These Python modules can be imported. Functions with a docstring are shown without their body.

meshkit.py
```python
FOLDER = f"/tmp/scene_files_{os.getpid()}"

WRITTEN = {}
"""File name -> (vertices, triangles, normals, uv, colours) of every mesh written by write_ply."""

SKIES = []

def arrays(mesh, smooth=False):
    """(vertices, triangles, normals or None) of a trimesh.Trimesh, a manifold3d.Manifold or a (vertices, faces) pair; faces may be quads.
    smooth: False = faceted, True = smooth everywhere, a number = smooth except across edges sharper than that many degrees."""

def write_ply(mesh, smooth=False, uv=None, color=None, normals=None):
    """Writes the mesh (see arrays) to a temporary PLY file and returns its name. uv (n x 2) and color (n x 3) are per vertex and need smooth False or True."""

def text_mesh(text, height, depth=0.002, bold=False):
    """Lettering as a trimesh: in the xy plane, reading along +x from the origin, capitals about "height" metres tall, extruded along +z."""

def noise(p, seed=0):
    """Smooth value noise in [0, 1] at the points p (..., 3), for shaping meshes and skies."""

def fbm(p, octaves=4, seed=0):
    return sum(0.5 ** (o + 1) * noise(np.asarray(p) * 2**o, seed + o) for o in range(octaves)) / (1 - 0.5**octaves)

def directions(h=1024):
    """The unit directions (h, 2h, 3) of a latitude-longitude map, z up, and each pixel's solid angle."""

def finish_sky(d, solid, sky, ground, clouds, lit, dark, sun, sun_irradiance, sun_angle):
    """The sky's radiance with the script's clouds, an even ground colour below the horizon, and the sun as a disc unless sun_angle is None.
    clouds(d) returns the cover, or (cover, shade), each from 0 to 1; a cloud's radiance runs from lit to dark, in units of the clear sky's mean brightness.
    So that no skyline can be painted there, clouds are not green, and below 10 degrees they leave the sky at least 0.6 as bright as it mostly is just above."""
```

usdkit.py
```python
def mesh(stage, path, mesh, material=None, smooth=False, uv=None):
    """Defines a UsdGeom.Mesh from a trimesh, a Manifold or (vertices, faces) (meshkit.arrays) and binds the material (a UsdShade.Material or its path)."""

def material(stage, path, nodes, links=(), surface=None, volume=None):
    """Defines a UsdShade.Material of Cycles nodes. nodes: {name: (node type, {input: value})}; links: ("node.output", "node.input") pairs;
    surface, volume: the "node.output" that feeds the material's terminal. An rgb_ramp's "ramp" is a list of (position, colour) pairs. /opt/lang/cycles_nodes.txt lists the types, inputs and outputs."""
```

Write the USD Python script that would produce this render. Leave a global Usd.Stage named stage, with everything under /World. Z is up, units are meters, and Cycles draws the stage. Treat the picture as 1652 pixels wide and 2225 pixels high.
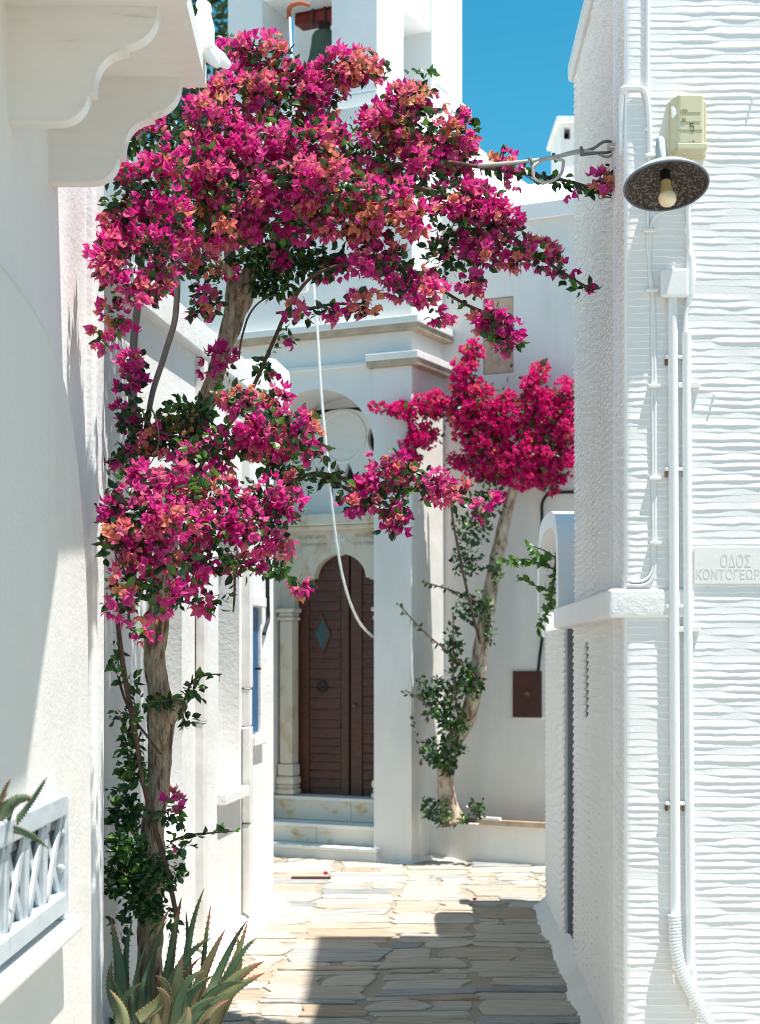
import math, numpy as np, trimesh, usdkit, meshkit
import manifold3d as m3
import shapely, shapely.geometry as sg, shapely.affinity as sa
from pxr import Usd, UsdGeom, UsdLux, UsdShade, Gf, Sdf, Vt

stage = Usd.Stage.CreateInMemory()
UsdGeom.SetStageUpAxis(stage, "Z")
UsdGeom.SetStageMetersPerUnit(stage, 1.0)
UsdGeom.Xform.Define(stage, "/World")
UsdGeom.Scope.Define(stage, "/World/Looks")
rng = np.random.default_rng(7)

# ------------------------------------------------------------------ camera, sky, sun, exposure
EYE = 1.6
F = 3441.7            # focal length in units where the picture is 1652 wide
cam = UsdGeom.Camera.Define(stage, "/World/camera")
cam.AddTranslateOp().Set(Gf.Vec3d(0, 0, EYE))
cam.AddRotateXYZOp().Set(Gf.Vec3f(90, 0, 0))
cam.CreateHorizontalApertureAttr(24.0)
cam.CreateVerticalApertureAttr(24.0 * 1024 / 760)
cam.CreateFocalLengthAttr(50.0)
cam.CreateVerticalApertureOffsetAttr(307.5 / 1652 * 24.0)
cam.CreateClippingRangeAttr(Gf.Vec2f(0.1, 500))
cam.CreateFStopAttr(3.6)
cam.CreateFocusDistanceAttr(6.35)
cam.CreateExposureAttr(0.9)

SUN_AZ, SUN_EL = math.radians(28), math.radians(73.5)
S = np.array([math.cos(SUN_EL) * math.cos(SUN_AZ), -math.cos(SUN_EL) * math.sin(SUN_AZ), math.sin(SUN_EL)])
dome = UsdLux.DomeLight.Define(stage, "/World/sky")
dome.GetPrim().SetCustomDataByKey("kind", "structure")
sky_mat = usdkit.material(stage, "/World/Looks/sky", {
    "t": ("sky_texture", {"sky_type": "single_scattering", "sun_disc": False, "sun_elevation": SUN_EL,
                          "sun_rotation": math.atan2(S[0], S[1]), "altitude": 300.0, "air_density": 1.0, "aerosol_density": 0.45, "ozone_density": 2.2}),
    "h": ("hsv", {"hue": 0.467, "saturation": 1.42, "value": 1.65}),
    "b": ("background_shader", {"strength": 0.053})}, [("t.color", "h.color"), ("h.color", "b.color")], surface="b.background")
UsdShade.MaterialBindingAPI.Apply(dome.GetPrim()).Bind(sky_mat)
sun = UsdLux.DistantLight.Define(stage, "/World/sun")
zx = S; xx = np.cross([0, 0, 1.0], zx); xx /= np.linalg.norm(xx); yx = np.cross(zx, xx)
sun.AddTransformOp().Set(Gf.Matrix4d(*xx, 0, *yx, 0, *zx, 0, 0, 0, 0, 1))
sun.CreateNormalizeAttr(True); sun.CreateIntensityAttr(1.25); sun.CreateAngleAttr(0.53)
sun.CreateColorAttr(Gf.Vec3f(1.0, 0.955, 0.90))

# ------------------------------------------------------------------ helpers
def P(px, py, D):
    return np.array([(px - 826) / F * D, D, EYE + (1420 - py) / F * D])

used = {}
def path_for(parent, name):
    p = (parent.GetPath().pathString if parent else "/World") + "/" + name
    n = used.get(p, 0); used[p] = n + 1
    return p if n == 0 else f"{p}_{n:03d}"

def tag(prim, label=None, cat=None, group=None, kind=None):
    for k, v in (("label", label), ("category", cat), ("group", group), ("kind", kind)):
        if v: prim.SetCustomDataByKey(k, v)
    return prim

def thing(name, label, cat, group=None):
    return tag(UsdGeom.Xform.Define(stage, path_for(None, name)).GetPrim(), label, cat, group)

def setting(name):
    return tag(UsdGeom.Xform.Define(stage, path_for(None, name)).GetPrim(), kind="structure")

def part(name, mesh, mat, parent=None, smooth=False, label=None, kind=None, uv=None):
    m = usdkit.mesh(stage, path_for(parent, name), mesh, mat, smooth=smooth, uv=uv)
    return tag(m.GetPrim(), label, kind=kind)

def solo(name, mesh, mat, label, cat, group=None, smooth=False):
    return tag(part(name, mesh, mat, None, smooth), label, cat, group)

def to_tm(m):
    if hasattr(m, "to_mesh"):
        q = m.to_mesh(); return trimesh.Trimesh(np.array(q.vert_properties[:, :3]), np.array(q.tri_verts), process=False)
    return m

def cat(ms): return trimesh.util.concatenate([to_tm(m) for m in ms])

def rbox(x0, x1, y0, y1, z0, z1, r=0.008, seg=8):
    if r <= 0: return m3.Manifold.cube([x1 - x0, y1 - y0, z1 - z0]).translate([x0, y0, z0])
    s = m3.Manifold.sphere(r, seg)
    return m3.Manifold.batch_hull([s.translate([x, y, z]) for x in (x0 + r, x1 - r) for y in (y0 + r, y1 - r) for z in (z0 + r, z1 - r)])

def prism(poly, z0, z1):
    """vertical prism over a plan polygon"""
    cs = m3.CrossSection([[tuple(map(float, p)) for p in poly]], m3.FillRule.NonZero)
    return m3.Manifold.extrude(cs, z1 - z0).translate([0, 0, z0])

def frame(o, U, V, W):
    """3x4 transform taking local x,y,z to U,V,W at o"""
    return np.column_stack([U, V, W, o]).astype(float)

def tf(m, o, U, V, W):
    M = frame(o, U, V, W)
    if hasattr(m, "transform"): return m.transform(M)
    m = m.copy(); m.apply_transform(np.vstack([M, [0, 0, 0, 1]])); return m

def resample(pts, n):
    pts = np.asarray(pts, float)
    if len(pts) == 2: return pts[0] + (pts[1] - pts[0]) * np.linspace(0, 1, n)[:, None]
    d = np.r_[0, np.cumsum(np.linalg.norm(np.diff(pts[:, :3], axis=0), axis=1))]
    from scipy.interpolate import PchipInterpolator
    return PchipInterpolator(d, pts)(np.linspace(0, d[-1], n))

def tube(pts, r, n=10, rings=None, bark=0.0, seed=0, caps=True):
    """swept tube through pts (k,3) with radius r (scalar or k)"""
    pts = np.asarray(pts, float); r = np.broadcast_to(np.asarray(r, float), (len(pts),))
    rings = rings or max(2, len(pts) * 5)
    q = resample(np.column_stack([pts, r]), rings); c, rr = q[:, :3], q[:, 3]
    t = np.gradient(c, axis=0); t /= np.linalg.norm(t, axis=1, keepdims=True)
    a = np.cross(t[0], [0.31, 0.92, 0.21]); a /= np.linalg.norm(a)
    A = np.empty_like(c)
    for i in range(len(c)):
        a = a - t[i] * (a @ t[i]); a /= np.linalg.norm(a); A[i] = a
    B = np.cross(t, A)
    th = np.linspace(0, 2 * np.pi, n, endpoint=False)
    R = rr[:, None] * np.ones(n)
    if bark:
        s = np.r_[0, np.cumsum(np.linalg.norm(np.diff(c, axis=0), axis=1))]
        g = np.stack([np.cos(th)[None] * 2.6 + 0 * s[:, None], np.sin(th)[None] * 2.6 + 0 * s[:, None], s[:, None] * 9 + 0 * th[None]], -1)
        R = R * (1 + bark * (2 * np.abs(meshkit.fbm(g * [2.2, 2.2, 0.9], 3, seed) - 0.5) * 2 - 0.5) + bark * 1.2 * (meshkit.noise(g * [0.4, 0.4, 0.8], seed + 5) - 0.5))
    v = c[:, None] + R[..., None] * (np.cos(th)[None, :, None] * A[:, None] + np.sin(th)[None, :, None] * B[:, None])
    v = v.reshape(-1, 3); k = np.arange(n)
    f = []
    for i in range(rings - 1):
        a0, b0 = i * n + k, i * n + (k + 1) % n
        f += [np.column_stack([a0, b0, b0 + n]), np.column_stack([a0, b0 + n, a0 + n])]
    if caps:
        v = np.vstack([v, c[0], c[-1]]); e = (rings - 1) * n
        f += [np.column_stack([(k + 1) % n, k, 0 * k + len(v) - 2]), np.column_stack([e + k, e + (k + 1) % n, 0 * k + len(v) - 1])]
    return trimesh.Trimesh(v, np.vstack(f), process=False)

def ptube(pp, D, rpx, n=10, **kw):
    """tube whose points are picture points at depth D (scalar or list)"""
    D = np.broadcast_to(D, (len(pp),)); rpx = np.broadcast_to(rpx, (len(pp),))
    return tube([P(x, y, d) for (x, y), d in zip(pp, D)], [r * d / F for r, d in zip(rpx, D)], n, **kw)

def lathe(prof, sections=32):
    return trimesh.creation.revolve(np.array(prof, float), sections=sections)

def rot_to(z):
    z = np.asarray(z, float); z = z / np.linalg.norm(z)
    x = np.cross([0.13, 0.99, 0.07], z); x /= np.linalg.norm(x)
    return x, np.cross(z, x), z

def relief(o, U, N, ulen, z0, z1, du, dz, h, depth=0.1):
    """plaster sheet o + U*u + z, raised by h(u, z) along N, with skirts going back by depth"""
    o, U, N = (np.asarray(a, float) for a in (o, U, N))
    nu, nz = max(2, int(ulen / du) + 1), max(2, int((z1 - z0) / dz) + 1)
    u, z = np.meshgrid(np.linspace(0, ulen, nu), np.linspace(z0, z1, nz))
    H = h(u, z)
    rnd = 0.010 * np.exp(-np.minimum(u, ulen - u) / 0.006)
    H = H - rnd
    uu = np.pad(u, 1, mode="edge"); zz = np.pad(z, 1, mode="edge"); HH = np.pad(H, 1, constant_values=-depth)
    v = (o + uu[..., None] * U + HH[..., None] * N); v[..., 2] += zz
    a, b = uu.shape
    i = np.arange(a * b).reshape(a, b)
    q = np.stack([i[:-1, :-1], i[:-1, 1:], i[1:, 1:], i[1:, :-1]], -1).reshape(-1, 4)
    f = np.vstack([q[:, [0, 1, 2]], q[:, [0, 2, 3]]])
    if np.dot(np.cross(U, [0, 0, 1]), N) < 0: f = f[:, ::-1]
    return trimesh.Trimesh(v.reshape(-1, 3), f, process=False)

# ------------------------------------------------------------------ materials
def mat(name, color, rough=0.8, var=0.06, scale=6.0, bump=0.1, bscale=70.0, bdist=0.01, color2=None, stretch=(1, 1, 1), spec=0.3, detail=5.0, ramp=None, metallic=0.0, coarse=0.0, streak=0.0):
    c = np.array(color, float); c2 = np.array(color2 if color2 is not None else c * (1 - var * 2), float)
    nodes = {"g": ("geometry", {}), "m": ("mapping", {"scale": stretch}), "n": ("noise_texture", {"scale": scale, "detail": detail, "roughness": 0.6}),
             "r": ("rgb_ramp", {"ramp": ramp or [(0.3, tuple(c2)), (0.68, tuple(c))]}),
             "bn": ("noise_texture", {"scale": bscale, "detail": 4.0, "roughness": 0.6}),
             "b": ("bump", {"strength": bump, "distance": bdist}),
             "p": ("principled_bsdf", {"roughness": rough, "specular_ior_level": spec, "metallic": metallic})}
    links = [("g.position", "m.vector"), ("m.vector", "n.vector"), ("n.fac", "r.fac"), ("r.color", "p.base_color"),
             ("m.vector", "bn.vector"), ("bn.fac", "b.height"), ("b.normal", "p.normal")]
    if coarse:
        nodes["cn"] = ("noise_texture", {"scale": 3.2, "detail": 2.0}); nodes["cb"] = ("bump", {"strength": coarse, "distance": 0.05})
        links += [("g.position", "cn.vector"), ("cn.fac", "cb.height"), ("cb.normal", "b.normal")]
    if streak:
        nodes["sm"] = ("mapping", {"scale": (1, 1, 0.05)}); nodes["sn"] = ("noise_texture", {"scale": 6.5, "detail": 4.0, "roughness": 0.65})
        nodes["sp"] = ("noise_texture", {"scale": 1.1, "detail": 3.0}); nodes["sa"] = ("math", {"math_type": "multiply"})
        nodes["sr"] = ("rgb_ramp", {"ramp": [(0.20, (1, 1, 1)), (0.42, (1 - streak, 1 - streak * 1.12, 1 - streak * 1.45))]})
        nodes["mu"] = ("mix_color", {"blend_type": "multiply", "fac": 1.0})
        links.remove(("r.color", "p.base_color"))
        links += [("g.position", "sm.vector"), ("sm.vector", "sn.vector"), ("g.position", "sp.vector"), ("sn.fac", "sa.value1"), ("sp.fac", "sa.value2"), ("sa.value", "sr.fac"), ("r.color", "mu.a"), ("sr.color", "mu.b"), ("mu.result", "p.base_color")]
    return usdkit.material(stage, f"/World/Looks/{name}", nodes, links, surface="p.BSDF")

M = {}
M["plaster"] = mat("white_plaster", (0.80, 0.795, 0.78), 0.9, 0.02, 2.2, 0.35, 45, 0.008, coarse=0.2, streak=0.045)
M["buttress"] = mat("buttress_cream", (0.725, 0.705, 0.66), 0.9, 0.02, 2.2, 0.35, 45, 0.008, coarse=0.2, streak=0.05)  # slightly warmer and darker than the white plaster
M["ridge"] = mat("ridged_plaster", (0.81, 0.80, 0.785), 0.85, 0.018, 3.0, 0.18, 90, 0.004)
M["plaster_old"] = mat("old_plaster", (0.79, 0.78, 0.755), 0.9, 0.05, 1.4, 0.3, 35, 0.008, color2=(0.69, 0.675, 0.64), stretch=(1, 1, 0.35), coarse=0.25, streak=0.07)
M["paint"] = mat("white_paint", (0.80, 0.80, 0.79), 0.55, 0.02, 9, 0.12, 60, 0.004)
M["marble"] = mat("white_marble", (0.74, 0.72, 0.67), 0.45, 0, 5.0, 0.03, 60, 0.004, stretch=(0.7, 3, 4.5),
                  ramp=[(0.27, (0.60, 0.58, 0.53)), (0.35, (0.77, 0.755, 0.72)), (0.6, (0.80, 0.79, 0.76)), (0.75, (0.75, 0.72, 0.65))])
M["marble_warm"] = mat("aged_marble", (0.66, 0.6, 0.5), 0.6, 0, 4.0, 0.08, 50, 0.006, stretch=(1.5, 1.5, 1.2),
                       ramp=[(0.26, (0.42, 0.26, 0.13)), (0.37, (0.62, 0.49, 0.34)), (0.48, (0.70, 0.62, 0.50)), (0.75, (0.73, 0.67, 0.58))])
M["marble_step"] = mat("stained_marble", (0.7, 0.6, 0.45), 0.5, 0, 6.0, 0.08, 50, 0.006, stretch=(1.0, 1.0, 2.0),
                       ramp=[(0.27, (0.42, 0.22, 0.08)), (0.36, (0.66, 0.48, 0.27)), (0.45, (0.74, 0.68, 0.57)), (0.75, (0.76, 0.74, 0.69))])
M["marble_blue"] = mat("grey_marble", (0.60, 0.645, 0.67), 0.5, 0, 5.0, 0.05, 60, 0.004, stretch=(2, 1.0, 3.5),
                       ramp=[(0.3, (0.36, 0.41, 0.44)), (0.5, (0.47, 0.515, 0.54)), (0.72, (0.56, 0.59, 0.605))])
M["stone_edge"] = mat("slate_edge", (0.52, 0.42, 0.31), 0.9, 0, 9.0, 0.5, 30, 0.01, color2=(0.36, 0.27, 0.19))
M["door"] = mat("brown_door_paint", (0.118, 0.046, 0.027), 0.42, 0, 14, 0.25, 40, 0.003, color2=(0.065, 0.023, 0.015), stretch=(1, 1, 4), spec=0.45)
M["glass_pane"] = mat("door_pane", (0.035, 0.085, 0.105), 0.2, 0.1, 5, 0.0, spec=0.3)
M["iron"] = mat("dark_iron", (0.04, 0.032, 0.028), 0.55, 0.2, 20, 0.3, 60, 0.003)
M["rust"] = mat("rusty_iron", (0.075, 0.028, 0.02), 0.6, 0.1, 10, 0.2, 50, 0.004, color2=(0.05, 0.02, 0.014))
M["blue"] = mat("blue_paint", (0.012, 0.11, 0.27), 0.4, 0.1, 10, 0.1, 60, 0.002, spec=0.45)
M["grey"] = mat("grey_paint", (0.17, 0.19, 0.22), 0.7, 0.05, 10, 0.15, 60, 0.003)
M["black"] = mat("black_cable", (0.012, 0.016, 0.018), 0.5, 0.1, 10, 0.0)
M["rust_stain"] = mat("rust_stain", (0.30, 0.19, 0.12), 0.9, 0.3, 40, 0.4)
M["lattice_shade"] = mat("painted_lattice_shade", (0.13, 0.165, 0.185), 0.7, 0.1, 8, 0.1)  # dark blue-grey puts the shade behind the railing into the colour
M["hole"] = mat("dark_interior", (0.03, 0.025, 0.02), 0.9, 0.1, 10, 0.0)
M["bell"] = mat("green_bronze", (0.085, 0.15, 0.105), 0.6, 0, 7, 0.3, 30, 0.004, color2=(0.045, 0.07, 0.045), stretch=(1, 1, 0.5))
M["redwood"] = mat("red_timber", (0.20, 0.03, 0.025), 0.75, 0, 6, 0.5, 30, 0.008, color2=(0.10, 0.012, 0.012), stretch=(6, 1, 1))
M["orange"] = mat("rusty_orange", (0.45, 0.10, 0.035), 0.7, 0.15, 12, 0.2)
M["rope"] = mat("white_rope", (0.76, 0.75, 0.70), 0.9, 0.04, 30, 0.4, 150, 0.004)
M["wire"] = mat("grey_wire", (0.50, 0.47, 0.41), 0.7, 0.08, 15, 0.15, 60, 0.003)
M["wire_dark"] = mat("dark_wire", (0.17, 0.18, 0.18), 0.6, 0.1, 15, 0.1)
M["cream"] = mat("cream_plastic", (0.62, 0.575, 0.38), 0.5, 0.03, 5, 0.04, 60, 0.002, spec=0.4)
M["cream_seam"] = mat("cream_seam", (0.40, 0.36, 0.22), 0.7, 0.03)
M["ink"] = mat("dark_print", (0.05, 0.045, 0.03), 0.7, 0.0)
M["lamp_out"] = mat("pale_enamel", (0.42, 0.52, 0.54), 0.5, 0.08, 20, 0.1, 60, 0.002)
M["lamp_in"] = mat("flaking_lining", (0.05, 0.04, 0.036), 0.7, 0, 95, 0.4, 60, 0.004, detail=2.0,
                   ramp=[(0.0, (0.035, 0.026, 0.024)), (0.54, (0.045, 0.034, 0.03)), (0.575, (0.17, 0.15, 0.135)), (0.63, (0.19, 0.17, 0.15)), (0.665, (0.05, 0.038, 0.034))])
M["bulb"] = mat("yellowed_bulb", (0.72, 0.50, 0.22), 0.35, 0.05, 12, 0.0, spec=0.5)
M["bulb_tip"] = mat("bulb_dome", (0.82, 0.66, 0.40), 0.3, 0.03, 12, 0.0, spec=0.5)
M["letters"] = mat("engraved_grey", (0.70, 0.69, 0.66), 0.8, 0.08, 30)
M["faint"] = mat("faint_engraving", (0.47, 0.42, 0.35), 0.9, 0.08, 30)
M["grout"] = mat("sandy_grout", (0.33, 0.29, 0.225), 0.95, 0.1, 5, 0.5, 40, 0.008, coarse=0.2)
M["soil"] = mat("dry_soil", (0.13, 0.085, 0.05), 0.95, 0.2, 14, 0.8, 30, 0.02)
M["ground"] = mat("pale_ground", (0.33, 0.30, 0.26), 0.95, 0.08, 1.5, 0.3)
tones = [((0.50, 0.46, 0.395), (0.36, 0.32, 0.265)), ((0.47, 0.41, 0.33), (0.33, 0.27, 0.205)), ((0.39, 0.385, 0.365), (0.27, 0.27, 0.262)),
         ((0.31, 0.318, 0.312), (0.20, 0.208, 0.208)), ((0.53, 0.49, 0.425), (0.42, 0.375, 0.31)), ((0.44, 0.35, 0.26), (0.31, 0.235, 0.165))]
STONE = [mat(f"paving_stone_{'abcdef'[i]}", a, 0.85, 0, 5.5, 1.0, 16, 0.014, color2=b, stretch=(0.8, 6.5, 3), detail=9, coarse=0.3, ramp=[(0.27, tuple(0.45 * x for x in b)), (0.37, b), (0.60, a), (0.78, tuple(1.1 * x for x in a))]) for i, (a, b) in enumerate(tones)]
M["bark"] = mat("trunk_bark", (0.50, 0.39, 0.285), 0.9, 0, 17, 1.0, 34, 0.03, stretch=(2.4, 2.4, 0.6), detail=7, ramp=[(0.36, (0.13, 0.085, 0.055)), (0.45, (0.30, 0.215, 0.145)), (0.52, (0.46, 0.36, 0.26)), (0.66, (0.54, 0.43, 0.32))])
M["bark_pale"] = mat("pale_bark", (0.6, 0.49, 0.37), 0.9, 0, 12, 1.0, 30, 0.02, stretch=(2.2, 2.2, 0.7), ramp=[(0.36, (0.2, 0.13, 0.08)), (0.46, (0.45, 0.34, 0.24)), (0.6, (0.64, 0.53, 0.41))])
M["twig"] = mat("thin_branch", (0.12, 0.075, 0.05), 0.85, 0.2, 20, 0.4)
M["pole"] = mat("grey_stem", (0.27, 0.245, 0.21), 0.85, 0.15, 12, 0.4, stretch=(2, 2, 0.5))

def leafy(name, ramp, trans=0.35, rough=0.5, nscale=4.0, rmix=0.62, spec=0.3, vein=0.0, tint=None):
    """thin leaves or bracts: tone from a random number per leaf and a soft noise through the plant"""
    nodes = {"g": ("geometry", {}), "n": ("noise_texture", {"scale": nscale, "detail": 2.0}), "mm": ("map_range", {"from_min": 0.28, "from_max": 0.72, "clamp": True}),
             "x": ("mix_float", {"fac": rmix}), "r": ("rgb_ramp", {"ramp": ramp}),
             "uv": ("texture_coordinate", {}), "s": ("separate_xyz", {}), "vr": ("map_range", {"from_min": 0.0, "from_max": 1.0, "to_min": 1.0 - vein, "to_max": 1.0 + vein * 0.4}),
             "mul": ("vector_math", {"math_type": "scale"}),
             "p": ("principled_bsdf", {"roughness": rough, "specular_ior_level": spec}), "t": ("translucent_bsdf", {}), "mx": ("mix_closure", {"fac": trans})}
    links = [("g.position", "n.vector"), ("n.fac", "mm.value"), ("mm.result", "x.a"), ("s.y", "x.b"), ("x.result", "r.fac"),
             ("uv.UV", "s.vector"), ("s.x", "vr.value"), ("vr.result", "mul.scale"), ("r.color", "mul.vector1"),
             ("mul.vector", "p.base_color"), ("mul.vector", "t.color"), ("p.BSDF", "mx.closure1"), ("t.BSDF", "mx.closure2")]
    return usdkit.material(stage, f"/World/Looks/{name}", nodes, links, surface="mx.closure")

MAG = [(0.0, (0.48, 0.008, 0.16)), (0.25, (0.64, 0.020, 0.25)), (0.42, (0.74, 0.055, 0.34)), (0.55, (0.76, 0.11, 0.37)), (0.66, (0.74, 0.18, 0.27)), (0.75, (0.74, 0.25, 0.21)), (0.86, (0.74, 0.32, 0.16)), (1.0, (0.76, 0.48, 0.25))]
MAG2 = [(0.0, (0.60, 0.006, 0.15)), (0.5, (0.78, 0.016, 0.23)), (0.74, (0.76, 0.06, 0.24)), (0.86, (0.74, 0.20, 0.12)), (1.0, (0.74, 0.36, 0.14))]
M["bract"] = leafy("magenta_bracts", MAG, 0.42, 0.6, 4.0, 0.55, 0.2, 0.25)
M["bract_far"] = leafy("crimson_bracts", MAG2, 0.42, 0.6, 3.0, 0.6, 0.2, 0.2)
M["leaf"] = leafy("green_leaves", [(0.0, (0.014, 0.04, 0.016)), (0.5, (0.024, 0.07, 0.022)), (0.8, (0.045, 0.12, 0.028)), (1.0, (0.12, 0.22, 0.035))], 0.28, 0.32, 5.0, 0.6, 0.5, 0.15)
M["leaf_fresh"] = leafy("fresh_leaves", [(0.0, (0.05, 0.15, 0.025)), (1.0, (0.12, 0.27, 0.04))], 0.35, 0.4, 5.0, 0.7, 0.45)
M["leaf_dead"] = leafy("withered_leaves", [(0.0, (0.16, 0.075, 0.03)), (0.5, (0.30, 0.15, 0.05)), (1.0, (0.46, 0.27, 0.11))], 0.25, 0.8, 5.0, 0.7, 0.2)
M["conifer"] = leafy("dark_conifer", [(0.0, (0.02, 0.045, 0.02)), (1.0, (0.05, 0.10, 0.04))], 0.15, 0.6, 2.0, 0.6, 0.3)

def aloe_mat(name, c0, c1, c2):
    return usdkit.material(stage, f"/World/Looks/{name}", {
        "uv": ("texture_coordinate", {}), "s": ("separate_xyz", {}), "g": ("geometry", {}), "n": ("noise_texture", {"scale": 18.0, "detail": 3.0}),
        "a": ("math", {"math_type": "multiply_add", "value2": 0.35, "value3": -0.17}), "ad": ("math", {"math_type": "add"}),
        "r": ("rgb_ramp", {"ramp": [(0.0, c0), (0.45, c1), (0.8, c1), (0.98, c2)]}),
        "b": ("bump", {"strength": 0.15, "distance": 0.004}), "p": ("principled_bsdf", {"roughness": 0.5, "specular_ior_level": 0.4})},
        [("uv.UV", "s.vector"), ("g.position", "n.vector"), ("n.fac", "a.value1"), ("s.x", "ad.value1"), ("a.value", "ad.value2"), ("ad.value", "r.fac"),
         ("r.color", "p.base_color"), ("n.fac", "b.height"), ("b.normal", "p.normal")], surface="p.BSDF")
ALOE = [aloe_mat("aloe_green", (0.22, 0.25, 0.13), (0.065, 0.12, 0.06), (0.14, 0.10, 0.04)),
        aloe_mat("aloe_pale", (0.32, 0.29, 0.16), (0.20, 0.215, 0.105), (0.30, 0.11, 0.06)),
        aloe_mat("aloe_olive", (0.17, 0.17, 0.08), (0.10, 0.125, 0.05), (0.28, 0.08, 0.04)),
        aloe_mat("aloe_red", (0.19, 0.17, 0.085), (0.135, 0.11, 0.055), (0.24, 0.07, 0.04))]
M["thorn"] = mat("aloe_thorn", (0.55, 0.45, 0.25), 0.7, 0.05)

# ------------------------------------------------------------------ the setting: ground and pavement
part("ground", prism([(-40, -20), (40, -20), (40, 70), (-40, 70)], -0.4, -0.06), M["ground"], None)
tag(stage.GetPrimAtPath("/World/ground"), kind="structure")

SIDE = lambda D: 0.748 + 0.03 * D           # right house, wall along the alley
ROW = lambda D: -1.979 + 0.1286 * D         # left row house, wall along the alley
TH = math.radians(26)
CU = np.array([-math.cos(TH), math.sin(TH), 0]); CM = np.array([math.sin(TH), math.cos(TH), 0]); CC = np.array([0.243, 12.1, 0])
UP = np.array([0, 0, 1.0])
def ch(u, d, z=0.0): return CC + CU * u + CM * d + UP * z   # church: u leftwards along the facade, d into it

pave = setting("pavement")
area = sg.Polygon([(-1.3, 2.0), (-1.12, 6.2), (ROW(6.6) + 0.02, 6.6), (ROW(10.1) + 0.1, 10.1), (-1.6, 10.15), (-1.6, 12.9), tuple(ch(1.4, -0.13)[:2]), tuple(ch(-0.02, -0.13)[:2]),
                   (0.43, 12.28), (1.45, 11.85), (2.2, 11.5), (2.2, 10.1), (SIDE(10.0) - 0.05, 10.0), (SIDE(6) - 0.04, 6.0), (3.5, 5.9), (3.5, 2.0)])
part("grout_bed", prism(list(area.buffer(0.25).exterior.coords)[:-1], -0.06, -0.006), M["grout"], pave)
lane_base = np.array([-1.55, -1.05, -0.55, -0.04, 0.42, 0.92, 1.4, 1.9])
def lane(k, D):
    return lane_base[k] + 0.045 * (D - 7) + 0.09 * (meshkit.noise(np.array([D * 1.1, k * 7.7, 0.3]), 3) - 0.5) + (0.16 * (meshkit.noise(np.array([D * 0.5, k * 3.1, 9.3]), 5) - 0.5) if D > 8.8 else 0)
stones = []
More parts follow.
